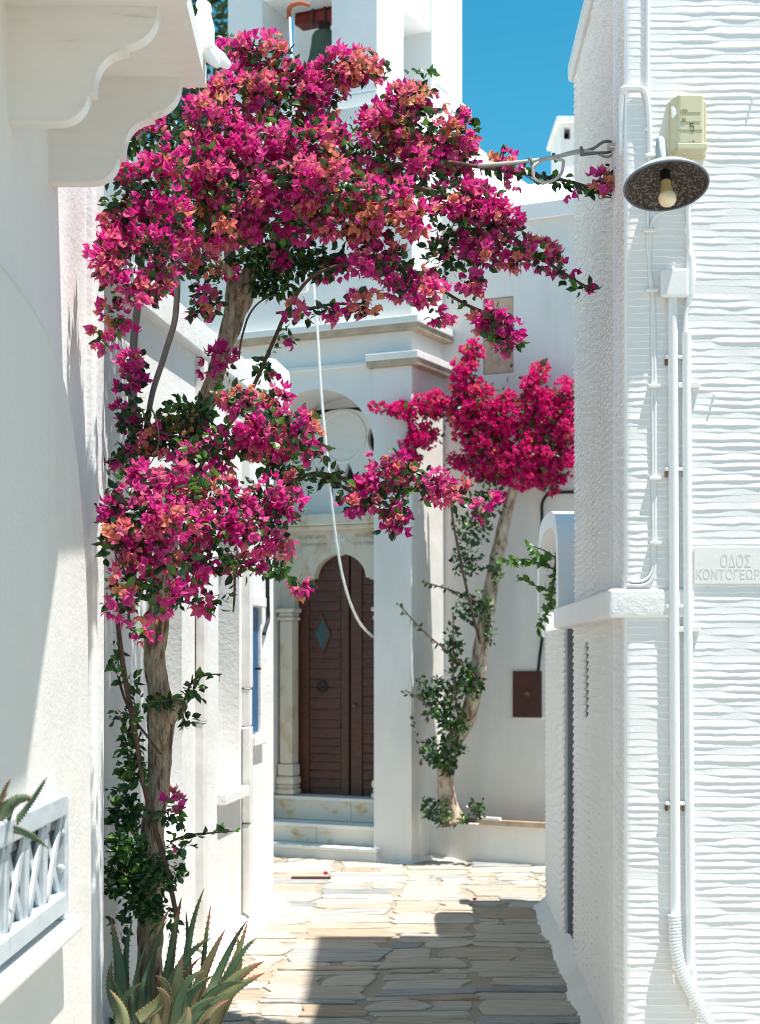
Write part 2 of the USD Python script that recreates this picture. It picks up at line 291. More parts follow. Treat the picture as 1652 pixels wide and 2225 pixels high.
for k in range(len(lane_base) - 1):
    D = 4.9 + rng.uniform(0, 0.2)
    while D < 12.9:
        hgt = rng.choice([0.11, 0.17, 0.23, 0.28, 0.34], p=[0.12, 0.22, 0.27, 0.24, 0.15]) * rng.uniform(0.9, 1.15) * (1.15 if D > 8.8 else 1)
        D2 = D + hgt
        a0, a1, b0, b1 = lane(k, D), lane(k + 1, D), lane(k, D2), lane(k + 1, D2)
        cuts = [0, 1]
        p = rng.uniform()
        if p < 0.3: cuts = [0, rng.uniform(0.35, 0.65), 1]
        for c0, c1 in zip(cuts[:-1], cuts[1:]):
            rows = [(0, 1)] if hgt < 0.2 or rng.uniform() < 0.75 else [(0, rng.uniform(0.4, 0.6)), None]
            if rows[-1] is None: rows = [rows[0], (rows[0][1], 1)]
            for r0, r1 in rows:
                L = lambda c, r: np.array([(a0 + (a1 - a0) * c) * (1 - r) + (b0 + (b1 - b0) * c) * r, D + hgt * r + 0.04 * (c - 0.5) * math.sin(k * 2.1 + D)])
                cm_ = rng.uniform(0.3, 0.7); q = np.array([L(c0, r0), L(c0 + (c1 - c0) * cm_, r0), L(c1, r0), L(c1, (r0 + r1) / 2), L(c1, r1), L(c0 + (c1 - c0) * (1 - cm_), r1), L(c0, r1), L(c0, (r0 + r1) / 2)]) + rng.normal(0, 1, (8, 2)) * [0.030, 0.010]
                poly = sg.Polygon(q).buffer(-rng.uniform(0.007, 0.016))
                if poly.is_empty or poly.geom_type != "Polygon": continue
                rr = min(rng.uniform(0.006, 0.028), 0.42 * min(r1 - r0, 1) * hgt)
                poly = poly.buffer(-rr).buffer(rr, quad_segs=3).intersection(area.buffer(-0.005))
                if poly.geom_type != "Polygon" or poly.area < 0.004: continue
                stones.append(poly)
        D = D2
def stone_mesh(poly):
    n = int(np.clip(poly.length / 0.042, 14, 34))
    pts = np.array([poly.exterior.interpolate(t * poly.length).coords[0] for t in np.linspace(0, 1, n, endpoint=False)])
    ctr = np.array(poly.representative_point().coords[0])
    wob = 0.006 * (meshkit.noise(np.column_stack([pts * 14, 0 * pts[:, :1] + rng.uniform(0, 99)]), 2) - 0.5)
    dirv = ctr - pts; wob = wob * 1.9; dirv /= np.linalg.norm(dirv, axis=1, keepdims=True)
    pts = pts + dirv * (wob[:, None] + 0.0015)
    top = rng.uniform(0.0, 0.006); tilt = rng.normal(0, 0.006, 2)
    z = lambda p: top + (p - ctr) @ tilt
    v = np.vstack([np.column_stack([pts, 0 * pts[:, 0] - 0.02]), np.column_stack([pts, z(pts) - 0.004]), np.column_stack([pts + dirv * 0.006, z(pts)]), [[*ctr, top]]])
    k = np.arange(n); k1 = (k + 1) % n; f = []
    for r in (0, 1): f += [np.column_stack([r * n + k, r * n + k1, (r + 1) * n + k1]), np.column_stack([r * n + k, (r + 1) * n + k1, (r + 1) * n + k])]
    f.append(np.column_stack([2 * n + k, 2 * n + k1, 0 * k + 3 * n]))
    m = trimesh.Trimesh(v, np.vstack(f), process=False)
    if shapely.Polygon(pts).exterior.is_ccw is False: m.invert()
    return m
stones.sort(key=lambda p: p.centroid.y)
vis = [p for p in stones if 5.9 < p.centroid.y < 12.9 and abs(p.centroid.x) < 1.75]
vis_ids = set(map(id, vis[:298])); rest = []
for p in stones:
    w = np.array([0.33, 0.20, 0.13, 0.05, 0.24, 0.05]); j = rng.choice(6, p=w)
    if id(p) in vis_ids: part("paving_stone", stone_mesh(p), STONE[j], pave)
    else: rest.append(stone_mesh(p))
if rest: part("paving_stones", cat(rest), STONE[0], pave, kind="stuff")
# white plaster fillets where the walls meet the paving
def fillet(line, inward, w, h, name="plaster_fillet"):
    line = np.array(line, float); inward = np.array(inward, float)
    pr = []
    n = 40
    L = resample(np.column_stack([line, 0 * line[:, :1]]), n)[:, :2]
    for i, p in enumerate(L):
        ww = w * (0.75 + 0.5 * meshkit.noise(np.array([p[1] * 5, 1.3, 0]), 4))
        pr.append([[*(p - inward * 0.03), h], [*(p + inward * 0.02), h * 0.75], [*(p + inward * ww * 0.45), h * 0.22 + 0.006], [*(p + inward * ww), -0.004]])
    v = np.array(pr).reshape(-1, 3); f = []
    for i in range(n - 1):
        for j in range(3):
            a = i * 4 + j; f += [[a, a + 1, a + 5], [a, a + 5, a + 4]]
    m = trimesh.Trimesh(v, f, process=False)
    if m.face_normals[:, 2].mean() < 0: m.invert()
    part(name, m, M["plaster_old"], pave, smooth=True)
fillet([(SIDE(5.97), 5.97), (SIDE(10.02), 10.02)], (-1, 0), 0.10, 0.07)
fillet([(ROW(6.6), 6.6), (ROW(10.1), 10.1)], (0.99, -0.12), 0.13, 0.10)
fillet([tuple(ch(0.35, 0.0)[:2]), tuple(ch(-0.03, 0.0)[:2])], (-0.44, -0.9), 0.06, 0.03)
fillet([tuple(ch(0.0, -0.02)[:2]), (0.43, 12.35), (1.6, 11.78)], (-0.2, -0.97), 0.07, 0.03)
dp = trimesh.creation.box((0.28, 0.07, 0.008)); dp.apply_translation(P(676, 1910, 11.22) * [1, 1, 0] + [0, 0, 0.012])
solo("drain_plate", dp, M["rust"], "small rusty brown drain plate lying in the sunlit paving before the church steps", "drain cover")

# ------------------------------------------------------------------ right: house of ridged white plaster
RH = thing("plaster_house", "white house of ridged plaster with street sign, lamp and conduits on its front", "house")
FX0 = SIDE(6.0)
def h_front(u, z):
    g = np.stack([u * 2.2, z * 3.0, 0 * u], -1)
    ph = (z + 0.013 * (meshkit.fbm(g, 3, 11) - 0.5) + 0.007 * (meshkit.fbm(np.stack([u * 22, z * 20, 0 * u], -1), 3, 12) - 0.5)) / 0.0265
    row0 = np.floor(ph); ph = ph + 0.26 * (meshkit.fbm(np.stack([u * 7.0, row0 * 5.3 + 0.5, 0 * u + 6], -1), 2, 16) - 0.5) * np.minimum(1, 6 * np.minimum(ph - row0, 1 - ph + row0))
    row = np.floor(ph); f = ph - row
    amp = np.clip(meshkit.fbm(np.stack([u * 7.0 + 31, row * 3.7 + 0.4, 0 * u], -1), 2, 13) * 3.0 - 0.75, 0.12, 1.25)
    body = np.where(f < 0.05, f / 0.05, (1 - f) ** 1.6)
    lump = 0.0007 * (meshkit.fbm(np.stack([u * 9, z * 14, 0 * u + 4], -1), 3, 14) - 0.5)
    patch = np.clip((meshkit.noise(np.stack([u * 2.6, z * 1.6, 0 * u + 8], -1), 15) - 0.25) * 5, 0.6, 1)
    return 0.0027 * amp * patch * body * np.clip(u / 0.03, 0.3, 1) + lump
part("wall", relief((FX0, 6.0, 0), (1, 0, 0), (0, -1, 0), 0.72, -0.05, 4.62, 0.0085, 0.0016, h_front, 0.3), M["ridge"], RH, smooth=False, label="sunlit front wall of combed horizontal plaster ridges")
part("wall", rbox(FX0 + 0.72, 3.2, 6.0, 8.1, -0.05, 4.62, 0.005), M["ridge"], RH)
def h_side(u, z):
    D = u + 6
    g = np.stack([D * 1.6, z * 1.1, 0 * u], -1)
    slant = 0.10 * (meshkit.noise(np.stack([D * 0.9, z * 0.6, 0 * u + 2], -1), 20) - 0.5) * D * 0.8
    ph = (z + slant + 0.011 * np.abs(np.sin(math.pi * D / 0.105 + 5 * meshkit.noise(np.stack([D * 0.7, z * 0.5, 0 * u], -1), 21))) + 0.03 * (meshkit.fbm(g, 3, 22) - 0.5)) / 0.033
    row = np.floor(ph); f = ph - row
    cell = np.floor(D / 0.105 + 5 / math.pi * meshkit.noise(np.stack([D * 0.7, z * 0.5, 0 * u], -1), 21))
    amp = 0.75 + 0.4 * meshkit.noise(np.stack([cell * 5.1 + 0.37, row * 3.3 + 0.21, 0 * u], -1), 23)
    body = np.where(f < 0.12, f / 0.12, (1 - f) ** 1.2)
    return 0.0120 * amp * body * np.clip((D - 6.0) / 0.03, 0.2, 1) + 0.0012 * (meshkit.fbm(np.stack([D * 9, z * 12, 0 * u], -1), 3, 24) - 0.5)
US = np.array([0.03, 1, 0]); NS = np.array([-1.0, 0, 0])
TOPD, LOWD = 8.03, 9.98
def side_piece(d0, d1, z0, z1, depth=0.22):
    return relief((SIDE(d0), d0, 0), US, NS, d1 - d0, z0, z1, 0.0125, 0.0031, lambda u, z: h_side(u + d0 - 6, z), depth)
part("wall", side_piece(6.003, TOPD, 1.80, 4.52), M["ridge"], RH, smooth=25, label="shaded upper side wall with scalloped ridges")
for d0, d1, z0, z1 in ((6.003, 7.36, -0.05, 1.74), (7.36, 7.56, -0.05, 1.30), (7.36, 7.56, 1.655, 1.74), (7.56, 8.09, -0.05, 1.74), (8.70, LOWD, -0.05, 1.74)):
    part("wall", side_piece(d0, d1, z0, z1), M["ridge"], RH, smooth=25)
core = prism([(SIDE(6) + 0.21, 6.25), (3.2, 6.3), (3.2, TOPD), (SIDE(TOPD) + 0.21, TOPD - 0.01)], -0.05, 4.5) + \
    prism([(SIDE(8.0) + 0.21, 8.0), (3.2, 8.0), (3.2, LOWD - 0.02), (SIDE(LOWD) + 0.21, LOWD - 0.02)], -0.05, 1.72)
part("added_shade_block", rbox(1.42, 3.2, 6.3, TOPD - 0.03, 4.45, 6.8, 0.01), M["plaster"], RH)  # unseen block added to keep the vaulted hood in shade
part("inner_wall", core, M["plaster"], RH)
part("end_wall", prism([(SIDE(TOPD) + 0.005, TOPD - 0.012), (3.2, TOPD - 0.012), (3.2, TOPD + 0.003), (SIDE(TOPD) + 0.005, TOPD + 0.003)], 1.8, 4.5), M["plaster"], RH)
part("end_wall", prism([(SIDE(LOWD) + 0.005, LOWD - 0.014), (3.2, LOWD - 0.014), (3.2, LOWD + 0.003), (SIDE(LOWD) + 0.005, LOWD + 0.003)], -0.05, 1.74), M["plaster"], RH)
part("dark_door_strip", prism([(SIDE(8.7) + 0.02, 8.655), (1.35, 8.655), (1.35, 8.698), (SIDE(8.7) + 0.02, 8.698)], -0.02, 1.738), M["grey"], RH, label="dark grey post in the narrow shaded door recess")
part("niche_lining", prism([(SIDE(7.55) + 0.012, 7.535), (1.3, 7.535), (1.3, 7.556), (SIDE(7.55) + 0.012, 7.556)], 1.303, 1.652), M["grey"], RH)
# roof edge and the projecting ledge
def along(d0, d1, out, inn, z0, z1, r=0.012):
    s = m3.Manifold.sphere(r, 8); q = []
    for d in (d0 + r, d1 - r):
        for x in (SIDE(d) - out + r, SIDE(d) + inn - r):
            for z in (z0 + r, z1 - r): q.append(s.translate([x, d, z]))
    return m3.Manifold.batch_hull(q)
part("roof_edge", along(6.0 - 0.02, TOPD + 0.03, 0.035, 2.2, 4.5, 4.60, 0.02), M["plaster_old"], RH, smooth=40)
part("ledge", along(5.985, 8.62, 0.062, 0.26, 1.735, 1.845, 0.012), M["plaster"], RH, smooth=40)
part("ledge", along(9.8, 10.02, 0.03, 0.35, 1.70, 1.96, 0.02), M["plaster"], RH, smooth=40, label="small white block topping the far end of the lower wall")
# vaulted hood standing on the ledge
th = np.linspace(0, math.pi, 26)
sq = lambda v_: np.sign(v_) * np.abs(v_) ** 0.62
outer = np.column_stack([8.95 - 0.56 * sq(np.cos(th)), 1.95 + 0.44 * sq(np.sin(th))]); inner = np.column_stack([8.95 - 0.46 * sq(np.cos(th)), 1.95 + 0.35 * sq(np.sin(th))])
arch = np.vstack([[8.39, 1.846], outer, [9.51, 1.846], [9.41, 1.846], inner[::-1], [8.49, 1.846]])
cs = m3.CrossSection([[tuple(p) for p in arch]], m3.FillRule.EvenOdd)
hood = m3.Manifold.extrude(cs, 0.75)
hood = tf(hood, np.array([0.945, 0, 0]), np.array([0, 1.0, 0]), UP, np.array([1.0, 0, 0]))
part("vaulted_hood", hood, M["plaster"], RH, smooth=40, label="white arched hood in blue shade standing on the ledge")
part("hood_back", rbox(1.04, 1.5, 8.56, 9.34, 1.75, 2.25, 0.01), M["plaster"], RH)
st = [P(x, y, 7.14) for x, y in ((1294, 985), (1295, 1290))]
part("batten", tube([p + [-0.006, 0, 0] for p in st], 0.007, 6), M["grey"], RH, label="thin grey vertical strip on the side wall")

# ------------------------------------------------------------------ right: things fixed to the front wall
W0 = 5.998
def wp(px, py, off=0.0): return P(px, py, W0 - off)
def wtube(pp, r, off=None, n=12, **kw):
    off = r if off is None else off
    off = np.broadcast_to(off, (len(pp),))
    return tube([wp(x, y, o) for (x, y), o in zip(pp, off)], r, n, **kw)
def clip(px, py, w, hgt=8, off=0.0):
    a, b = wp(px - w / 2, py + hgt / 2), wp(px + w / 2, py - hgt / 2)
    return rbox(a[0], b[0], W0 - 0.02 - off, W0 + 0.02, a[2], b[2], 0.003, 6)
c = thing("conduit", "thick white conduit running down from the square junction box", "pipe")
part("pipe", wtube([(1462, 640), (1463, 900), (1466, 1500), (1468, 1996)], 0.0195, 0.010, 16), M["paint"], c, smooth=50)
def screws(px, y, w, c):
    for dx in (-w / 2 + 2, w / 2 - 1):
        a = wp(px + dx, y + 8); part("rusty_screw", rbox(a[0] - 0.006, a[0] + 0.006, W0 - 0.012, W0 + 0.02, a[2] - 0.016, a[2] + 0.008, 0.003, 6), M["rust_stain"], c)
for y in (777, 1020, 1317, 1745):
    part("clip", clip(1466, y, 42), M["paint"], c); screws(1466, y, 40, c)
corr = resample([wp(1466, 1988, 0.026), wp(1467, 2040, 0.03), wp(1476, 2095, 0.034), wp(1500, 2150, 0.036), wp(1535, 2215, 0.036), wp(1570, 2290, 0.036)], 230)
part("corrugated_hose", tube(corr, 0.0235 + 0.0022 * np.sin(np.arange(230) * 2 * math.pi / 5), 16, rings=230), M["paint"], c, smooth=60)
c = thing("conduit", "slimmer white conduit with a swollen sleeve, right of the junction box", "pipe")
part("pipe", wtube([(1492, 722), (1493, 1000), (1497, 1600), (1501, 2120)], 0.0178, 0.009, 14), M["paint"], c, smooth=50)
part("thin_pipe", wtube([(1496, 440), (1497, 500), (1499, 535), (1501, 560), (1502, 600), (1499, 640), (1494, 668), (1490, 690), (1489, 724)], [0.010, 0.010, 0.011, 0.0175, 0.0175, 0.0145, 0.008, 0.008, 0.010], 0.014, 12, rings=50), M["paint"], c, smooth=50)
for y in (838, 1367): part("clip", clip(1496, y, 48, 12), M["paint"], c)
part("end_joint", wtube([(1500, 2105), (1506, 2150), (1512, 2190)], [0.024, 0.020, 0.026], 0.02), M["paint"], c, smooth=50)
c = thing("cable", "thin white cable running down the wall corner from the top of the picture", "cable")
part("sheath", wtube([(1408, -60), (1408, 150), (1410, 240), (1412, 348)], 0.0075, 0.004), M["paint"], c, smooth=60)
part("clip", clip(1409, 283, 16), M["paint"], c)
c = thing("cable", "white pipe bent in an arch over the wall corner beside the wire bundle", "cable")
part("sheath", tube([wp(1351, 335, -0.05), wp(1351, 300, -0.03), wp(1351, 205, -0.01), wp(1354, 193, 0.012), wp(1366, 190, 0.014), wp(1388, 190, 0.014), wp(1400, 196, 0.014), wp(1407, 214, 0.014), wp(1411, 260, 0.014), wp(1413, 350, 0.014)], 0.0105, 12, rings=70), M["paint"], c, smooth=60)
part("clip", clip(1413, 342, 26, 7, 0.01), M["paint"], c)
c = thing("cable", "twin white cables running from the lamp down to the ledge", "cable")
part("sheath", wtube([(1474, 452), (1440, 462), (1420, 474), (1414, 500), (1412, 600), (1421, 660), (1424, 850), (1424, 1100), (1423, 1235), (1414, 1262), (1392, 1272), (1362, 1270)], 0.006, 0.003, 8, rings=90), M["paint"], c, smooth=60)
part("sheath", wtube([(1408, 452), (1408, 520), (1418, 640), (1418, 850), (1419, 1050), (1419, 1232), (1408, 1256), (1390, 1264), (1364, 1262)], 0.0055, 0.003, 8, rings=80), M["paint"], c, smooth=60)
for x, y in ((1411, 503), (1416, 632), (1421, 840), (1423, 1040), (1424, 1180)): part("clip", clip(x, y, 26, 7), M["paint"], c)
jb = thing("junction_box", "square white junction box above the thick conduit", "electrical box")
a, b = wp(1433, 650), wp(1493, 588)
part("cover", rbox(a[0], b[0], W0 - 0.040, W0 - 0.014, a[2], b[2], 0.010, 16), M["paint"], jb, smooth=40)
part("base", rbox(a[0] + 0.004, b[0] - 0.004, W0 - 0.0145, W0 + 0.02, a[2] + 0.004, b[2] - 0.004, 0.004), M["paint"], jb)

ub = thing("utility_box", "cream plastic utility box with worn numbers, fixed above the lamp", "electrical box")
def wrect(x0, y0, x1, y1, o0, o1, r=0.004, seg=8):
    a, b = wp(x0, y1), wp(x1, y0); return rbox(a[0], b[0], W0 - o1, W0 - o0, a[2], b[2], r, seg)
part("back_plate", wrect(1449, 226, 1531, 346, -0.02, 0.035, 0.004), M["cream"], ub)
part("cover", m3.Manifold.batch_hull([wrect(1453, 222, 1525, 341, 0.02, 0.05, 0.006), wrect(1461, 225, 1517, 339, 0.05, 0.115, 0.012, 16)]), M["cream"], ub, smooth=35)
part("lower_lip", wrect(1460, 331, 1524, 344, 0.03, 0.118, 0.004), M["cream"], ub)
for x0, y0, x1, y1 in ((1466, 266, 1509, 267.2), (1466, 285.5, 1509, 286.7), (1463, 303, 1513, 304.2), (1463, 330, 1513, 331)):
    part("seam", wrect(x0, y0, x1, y1, 0.1, 0.1165, 0), M["cream_seam"], ub)
part("screw", tf(lathe([(0, 0), (0.006, 0), (0.006, 0.004), (0.002, 0.005), (0, 0.005)], 14), wp(1488, 336, 0.117), np.array([1.0, 0, 0]), UP, np.array([0, -1.0, 0])), M["cream_seam"], ub)
part("screw", tf(lathe([(0, 0), (0.008, 0), (0.008, 0.003), (0, 0.004)], 14), wp(1487, 258, 0.115), np.array([1.0, 0, 0]), UP, np.array([0, -1.0, 0])), M["cream_seam"], ub)
def wtext(s, h, px, py, off, depth=0.0015):
    return tf(meshkit.text_mesh(s, h, depth), wp(px, py, off), np.array([1.0, 0, 0]), UP, np.array([0, -1.0, 0]))
ring = trimesh.creation.torus(0.013, 0.0009, major_sections=28, minor_sections=6); ring.apply_scale([1, 0.6, 1])
part("emblem_ring", tf(ring, wp(1487, 241, 0.1155), np.array([1.0, 0, 0]), UP, np.array([0, -1.0, 0])), M["cream_seam"], ub)
part("emblem", wtext("OTE", 0.0075, 1482.2, 243.3, 0.1148), M["cream_seam"], ub, kind="stuff")
def strokes(segs, off, w=0.0016):
    return cat([tube([wp(x0, y0, off), wp(x1, y1, off)], w, 5, rings=2) for x0, y0, x1, y1 in segs])
part("number_print", strokes([(1508, 268, 1500, 268), (1500, 268, 1500, 274), (1500, 274, 1507, 273), (1507, 273, 1508, 277), (1508, 279, 1508, 284), (1507, 285, 1501, 284)], 0.1155), M["ink"], ub, label="worn black figure 5", kind="stuff")
part("number_print", strokes([(1499, 306, 1498, 313), (1498, 313, 1492, 314), (1492, 315, 1492, 323), (1504, 306, 1509, 306), (1509, 306, 1507, 318)], 0.1155, 0.0011), M["ink"], ub, label="worn black strokes of a figure 17", kind="stuff")
part("paint_splash", m3.Manifold.batch_hull([m3.Manifold.sphere(0.006, 10).scale([1, 0.3, 1.4]).translate(wp(x, y, 0.108)) for x, y in ((1462, 236), (1466, 240), (1463, 252), (1467, 247))]), M["paint"], ub)

# lamp
wl = thing("wall_lamp", "outdoor lamp with pale dish shade, dark flaking inside and yellowed bulb", "lamp")
LC = P(1448, 402, 5.72); be = math.radians(71)
ln = np.array([0.02, -math.cos(be), -math.sin(be)]); ln /= np.linalg.norm(ln)   # opening direction
lz = -ln; lx = np.array([1.0, 0, 0.015]); lx -= lz * (lx @ lz); lx /= np.linalg.norm(lx); ly = np.cross(lz, lx)
R0 = 0.150
prof_o = [(R0 + 0.002, -0.006), (R0 + 0.004, 0.0), (R0 - 0.004, 0.010), (0.12, 0.034), (0.085, 0.052), (0.045, 0.064), (0.03, 0.068), (0.028, 0.085), (0.0, 0.088)]
prof_i = [(0.0, 0.058), (0.045, 0.056), (0.085, 0.045), (0.12, 0.027), (R0 - 0.006, 0.005), (R0 - 0.001, -0.004), (R0 + 0.002, -0.006)]
part("shade", tf(lathe(prof_o, 64), LC, lx, ly, lz), M["lamp_out"], wl, smooth=50)
part("shade_lining", tf(lathe(prof_i, 64), LC, lx, ly, lz), M["lamp_in"], wl, smooth=50)
part("rim", tf(trimesh.creation.torus(R0 + 0.001, 0.0035, major_sections=64, minor_sections=8), LC - lz * 0.004, lx, ly, lz), M["grey"], wl, smooth=True)
part("socket", tf(lathe([(0, 0.06), (0.018, 0.06), (0.019, 0.03), (0.018, 0.016), (0, 0.016)], 20), LC, lx, ly, lz), M["black"], wl, smooth=40)
bd = lz + np.array([0.0, 0, 0.0])
part("bulb", tf(lathe([(0, 0.017), (0.016, 0.017), (0.0175, 0.012), (0.0165, 0.004), (0.017, -0.004), (0.023, -0.030), (0.031, -0.046)], 28), LC, lx, ly, lz), M["bulb"], wl, smooth=40)
part("bulb_dome", tf(lathe([(0.031, -0.046), (0.0325, -0.055), (0.031, -0.066), (0.025, -0.077), (0.013, -0.084), (0, -0.086)], 28), LC, lx, ly, lz), M["bulb_tip"], wl, smooth=60)
la = LC + lz * 0.08
part("arm", tube([wp(1432, 345, -0.01), wp(1432, 338, 0.05), wp(1433, 318, 0.10), wp(1434, 303, 0.145), wp(1437, 305, 0.18), la + [-0.004, 0.02, 0.055], la], 0.0125, 14, rings=40), M["lamp_out"], wl, smooth=60)
part("bracket", wrect(1427, 325, 1438, 352, -0.02, 0.012, 0.003), M["grey"], wl)

sg_ = thing("street_sign", "grey marble street sign engraved in Greek letters, set into the ridged wall", "sign")
part("slab", wrect(1508, 1189, 1700, 1269, -0.04, 0.006, 0.003), M["marble"], sg_)
def fit_text(s, x0, x1, ytop, ybase, off):
    t = meshkit.text_mesh(s, 1.0, 1.0); e = t.bounds; w = (x1 - x0) / F * W0; hh = (ybase - ytop) / F * W0
    t.apply_translation([-e[0][0], -e[0][1], 0]); t.apply_scale([w / (e[1][0] - e[0][0]), hh / (e[1][1] - e[0][1]), 0.0012])
    return tf(t, wp(x0, ybase, off), np.array([1.0, 0, 0]), UP, np.array([0, -1.0, 0]))
part("lettering", fit_text("ΟΔΟΣ", 1566, 1632, 1204, 1232, 0.0055), M["letters"], sg_, kind="stuff", label="engraved word ΟΔΟΣ")
part("lettering", fit_text("ΚΟΝΤΟΓΕΩΡ", 1513, 1651, 1236, 1258, 0.0055), M["letters"], sg_, kind="stuff", label="engraved letters ΚΟΝΤΟΓΕΩΡ")
for i, (x, y, lb) in enumerate(((1636, 213, "small white nail sticking out of the ridged wall near the top"), (1552, 858, "small white nail sticking out of the ridged wall, half way up"))):
    solo("nail", tube([wp(x, y, -0.01), wp(x, y, 0.012)], 0.004, 8), M["paint"], lb, "nail")

# overhead wire bundle tied to the corner
wb = thing("wire_bundle", "bundle of grey wires tied off at the corner of the ridged house", "cable")
dz = lambda x: 6.35 - 0.25 * (1345 - x) / 275
seg = lambda pts, r, n=8, **k: tube([P(x, y, dz(x) + o) for x, y, o in pts], r, n, **k)
part("wire", seg([(1040, 362, 0), (1100, 357, 0), (1190, 344, 0), (1250, 332, 0), (1290, 322, 0), (1312, 308, 0), (1330, 309, .03), (1338, 318, .05), (1330, 327, .05), (1300, 332, .0), (1262, 336, 0)], 0.006, rings=70), M["wire_dark"], wb, smooth=60)
part("wire", seg([(1040, 358, -.01), (1100, 354, -.01), (1160, 348, -.01), (1210, 339, -.01), (1262, 327, -.01), (1290, 330, 0), (1315, 340, .02), (1335, 333, .05), (1344, 315, .06), (1350, 285, .05)], 0.0062, rings=60), M["wire"], wb, smooth=60)
part("wire", seg([(1150, 352, -.02), (1180, 345, -.03), (1205, 344, -.04), (1225, 350, -.04), (1222, 372, -.04), (1205, 390, -.04), (1180, 396, -.04), (1160, 386, -.04), (1158, 366, -.04), (1172, 352, -.04), (1200, 342, -.03), (1240, 334, -.02), (1265, 331, -.01)], 0.0062, rings=90), M["wire"], wb, smooth=60)
part("hook", tube([P(1352, 318, 6.28), P(1340, 313, 6.24), P(1322, 314, 6.24), P(1322, 322, 6.25), P(1334, 324, 6.27)], 0.006, 8, rings=30), M["wire"], wb, smooth=60)
for x, y in ((1155, 352), (1206, 343), (1266, 329)):
    part("tie", tube([P(x - 3, y - 9, dz(x) - .02), P(x, y, dz(x) - .025), P(x + 3, y + 9, dz(x) - .02)], 0.007, 8), M["wire_dark"], wb, smooth=60)

# ------------------------------------------------------------------ left: house with the marble balcony
BH = thing("balcony_house", "smooth white house with marble balcony brackets and a planter ledge", "house")
WX, UX, RX, PX = -1.0, -1.11, -0.96, -1.06
main = rbox(-2.6, UX, 1.5, 6.16, -0.05, 6.2, 0.02)
part("wall", main, M["plaster"], BH, smooth=40)
# swelling buttress with a curved top
curve = [(3.2, 2.72), (4.45, 2.715), (4.75, 2.70), (5.05, 2.655), (5.30, 2.57), (5.50, 2.42), (5.62, 2.25), (5.70, 2.08), (5.76, 1.90), (5.80, 1.65), (5.83, 1.3), (5.86, 0.8), (5.87, -0.05)]
cc = resample(np.array([(0, d * 0.943 if d > 3.3 else d, 1.6 + (z - 1.6) * 0.943) for d, z in curve]), 60)[:, 1:]
poly = [(1.6, -0.05), (1.6, 2.656)] + [tuple(p) for p in cc]
def slabYZ(poly, x0, x1):
    cs = m3.CrossSection([[tuple(map(float, p)) for p in poly]], m3.FillRule.NonZero)
    return tf(m3.Manifold.extrude(cs, x1 - x0), np.array([x0, 0, 0]), np.array([0, 1.0, 0]), UP, np.array([1.0, 0, 0]))
sp = sg.Polygon(poly)
lay = []
for ins, x in ((0.0, UX + 0.006), (0.0, WX - 0.036), (0.006, WX - 0.020), (0.018, WX - 0.008), (0.034, WX - 0.002), (0.055, WX)):
    q = sp.buffer(-ins, join_style=2) if ins else sp
    lay.append((np.array([q.exterior.interpolate(t, normalized=True).coords[0] for t in np.linspace(0, 1, 160, endpoint=False)]), x))
# align the layers' starting points at the foot of the curve
v, f, n = [], [], 160
for pts, x in lay:
    k = np.argmin(np.linalg.norm(pts - [5.535, 0.04], axis=1)); pts = np.roll(pts, -k, 0); v.append(np.column_stack([np.full(n, x), pts]))
k = np.arange(n); k1 = (k + 1) % n
for r in range(len(lay) - 1): f += [np.column_stack([r * n + k, r * n + k1, (r + 1) * n + k1]), np.column_stack([r * n + k, (r + 1) * n + k1, (r + 1) * n + k])]
cap = trimesh.creation.triangulate_polygon(sg.Polygon(v[-1][:, 1:]), engine="earcut")
vv = np.vstack(v + [np.column_stack([np.full(len(cap[0]), WX), cap[0]])]); ff = np.vstack(f + [cap[1] + n * len(lay)])
bm = trimesh.Trimesh(vv, ff, process=True); bm.fix_normals()
part("buttress", bm, M["buttress"], BH, smooth=40, label="buttress wall with a curved top, crossed by a slanting shadow")
part("pilaster", rbox(-2.6, PX - 0.012, 5.98, 6.17, -0.05, 6.2, 0.022, 12), M["plaster"], BH, smooth=40)
# balcony slab and brackets
bal_poly = [(-2.0, 5.40), (-0.592, 5.40), (-0.574, 4.70), (-0.40, 4.15), (-0.36, 2.6), (-2.0, 2.6)]
bs = part("balcony_slab", prism(bal_poly, 3.53, 3.60), M["marble"], BH, label="marble balcony floor slab")
zz = lambda p: [((x - 90) / 1.652 / 1.841 * 4.72 / F, (825 - y) / 1.652 / 1.841 * 4.72 / F) for x, y in p]
def arc(p0, p1, bulge, n=10):
    p0, p1 = np.array(p0, float), np.array(p1, float); t = np.linspace(0, 1, n)[:, None]
    d = p1 - p0; nrm = np.array([-d[1], d[0]])
    return p0 + d * t + nrm * (bulge * 4 * t * (1 - t))
out = np.vstack([[(90, 35), (1102, 35)], arc((1102, 50), (890, 318), -0.20), arc((898, 350), (682, 600), 0.22), [(682, 636), (628, 636)], arc((640, 640), (420, 825), -0.2), [(90, 825)]])
prof = np.array(zz(out))
def bracket(D, xw, z0):
    o = sg.Polygon(prof).buffer(0); i = o.buffer(-0.008)
    cs = lambda g: m3.CrossSection([[tuple(p) for p in g.exterior.coords[:-1]]], m3.FillRule.NonZero)
    m = m3.Manifold.extrude(cs(o), 0.058) - m3.Manifold.extrude(cs(sg.Polygon([(x, z) for x, z in i.exterior.coords]).buffer(-0.001)), 0.004).translate([0, 0, 0.056])
    return tf(m, np.array([xw - 0.02, D, z0]), np.array([1.0, 0, 0]), UP, np.array([0, -1.0, 0]))
part("bracket", bracket(4.78, -1.098, 3.185), M["marble"], BH, label="nearer scrolled marble balcony bracket")
part("bracket", bracket(5.36, -1.104, 3.178), M["marble"], BH, label="farther scrolled marble balcony bracket")
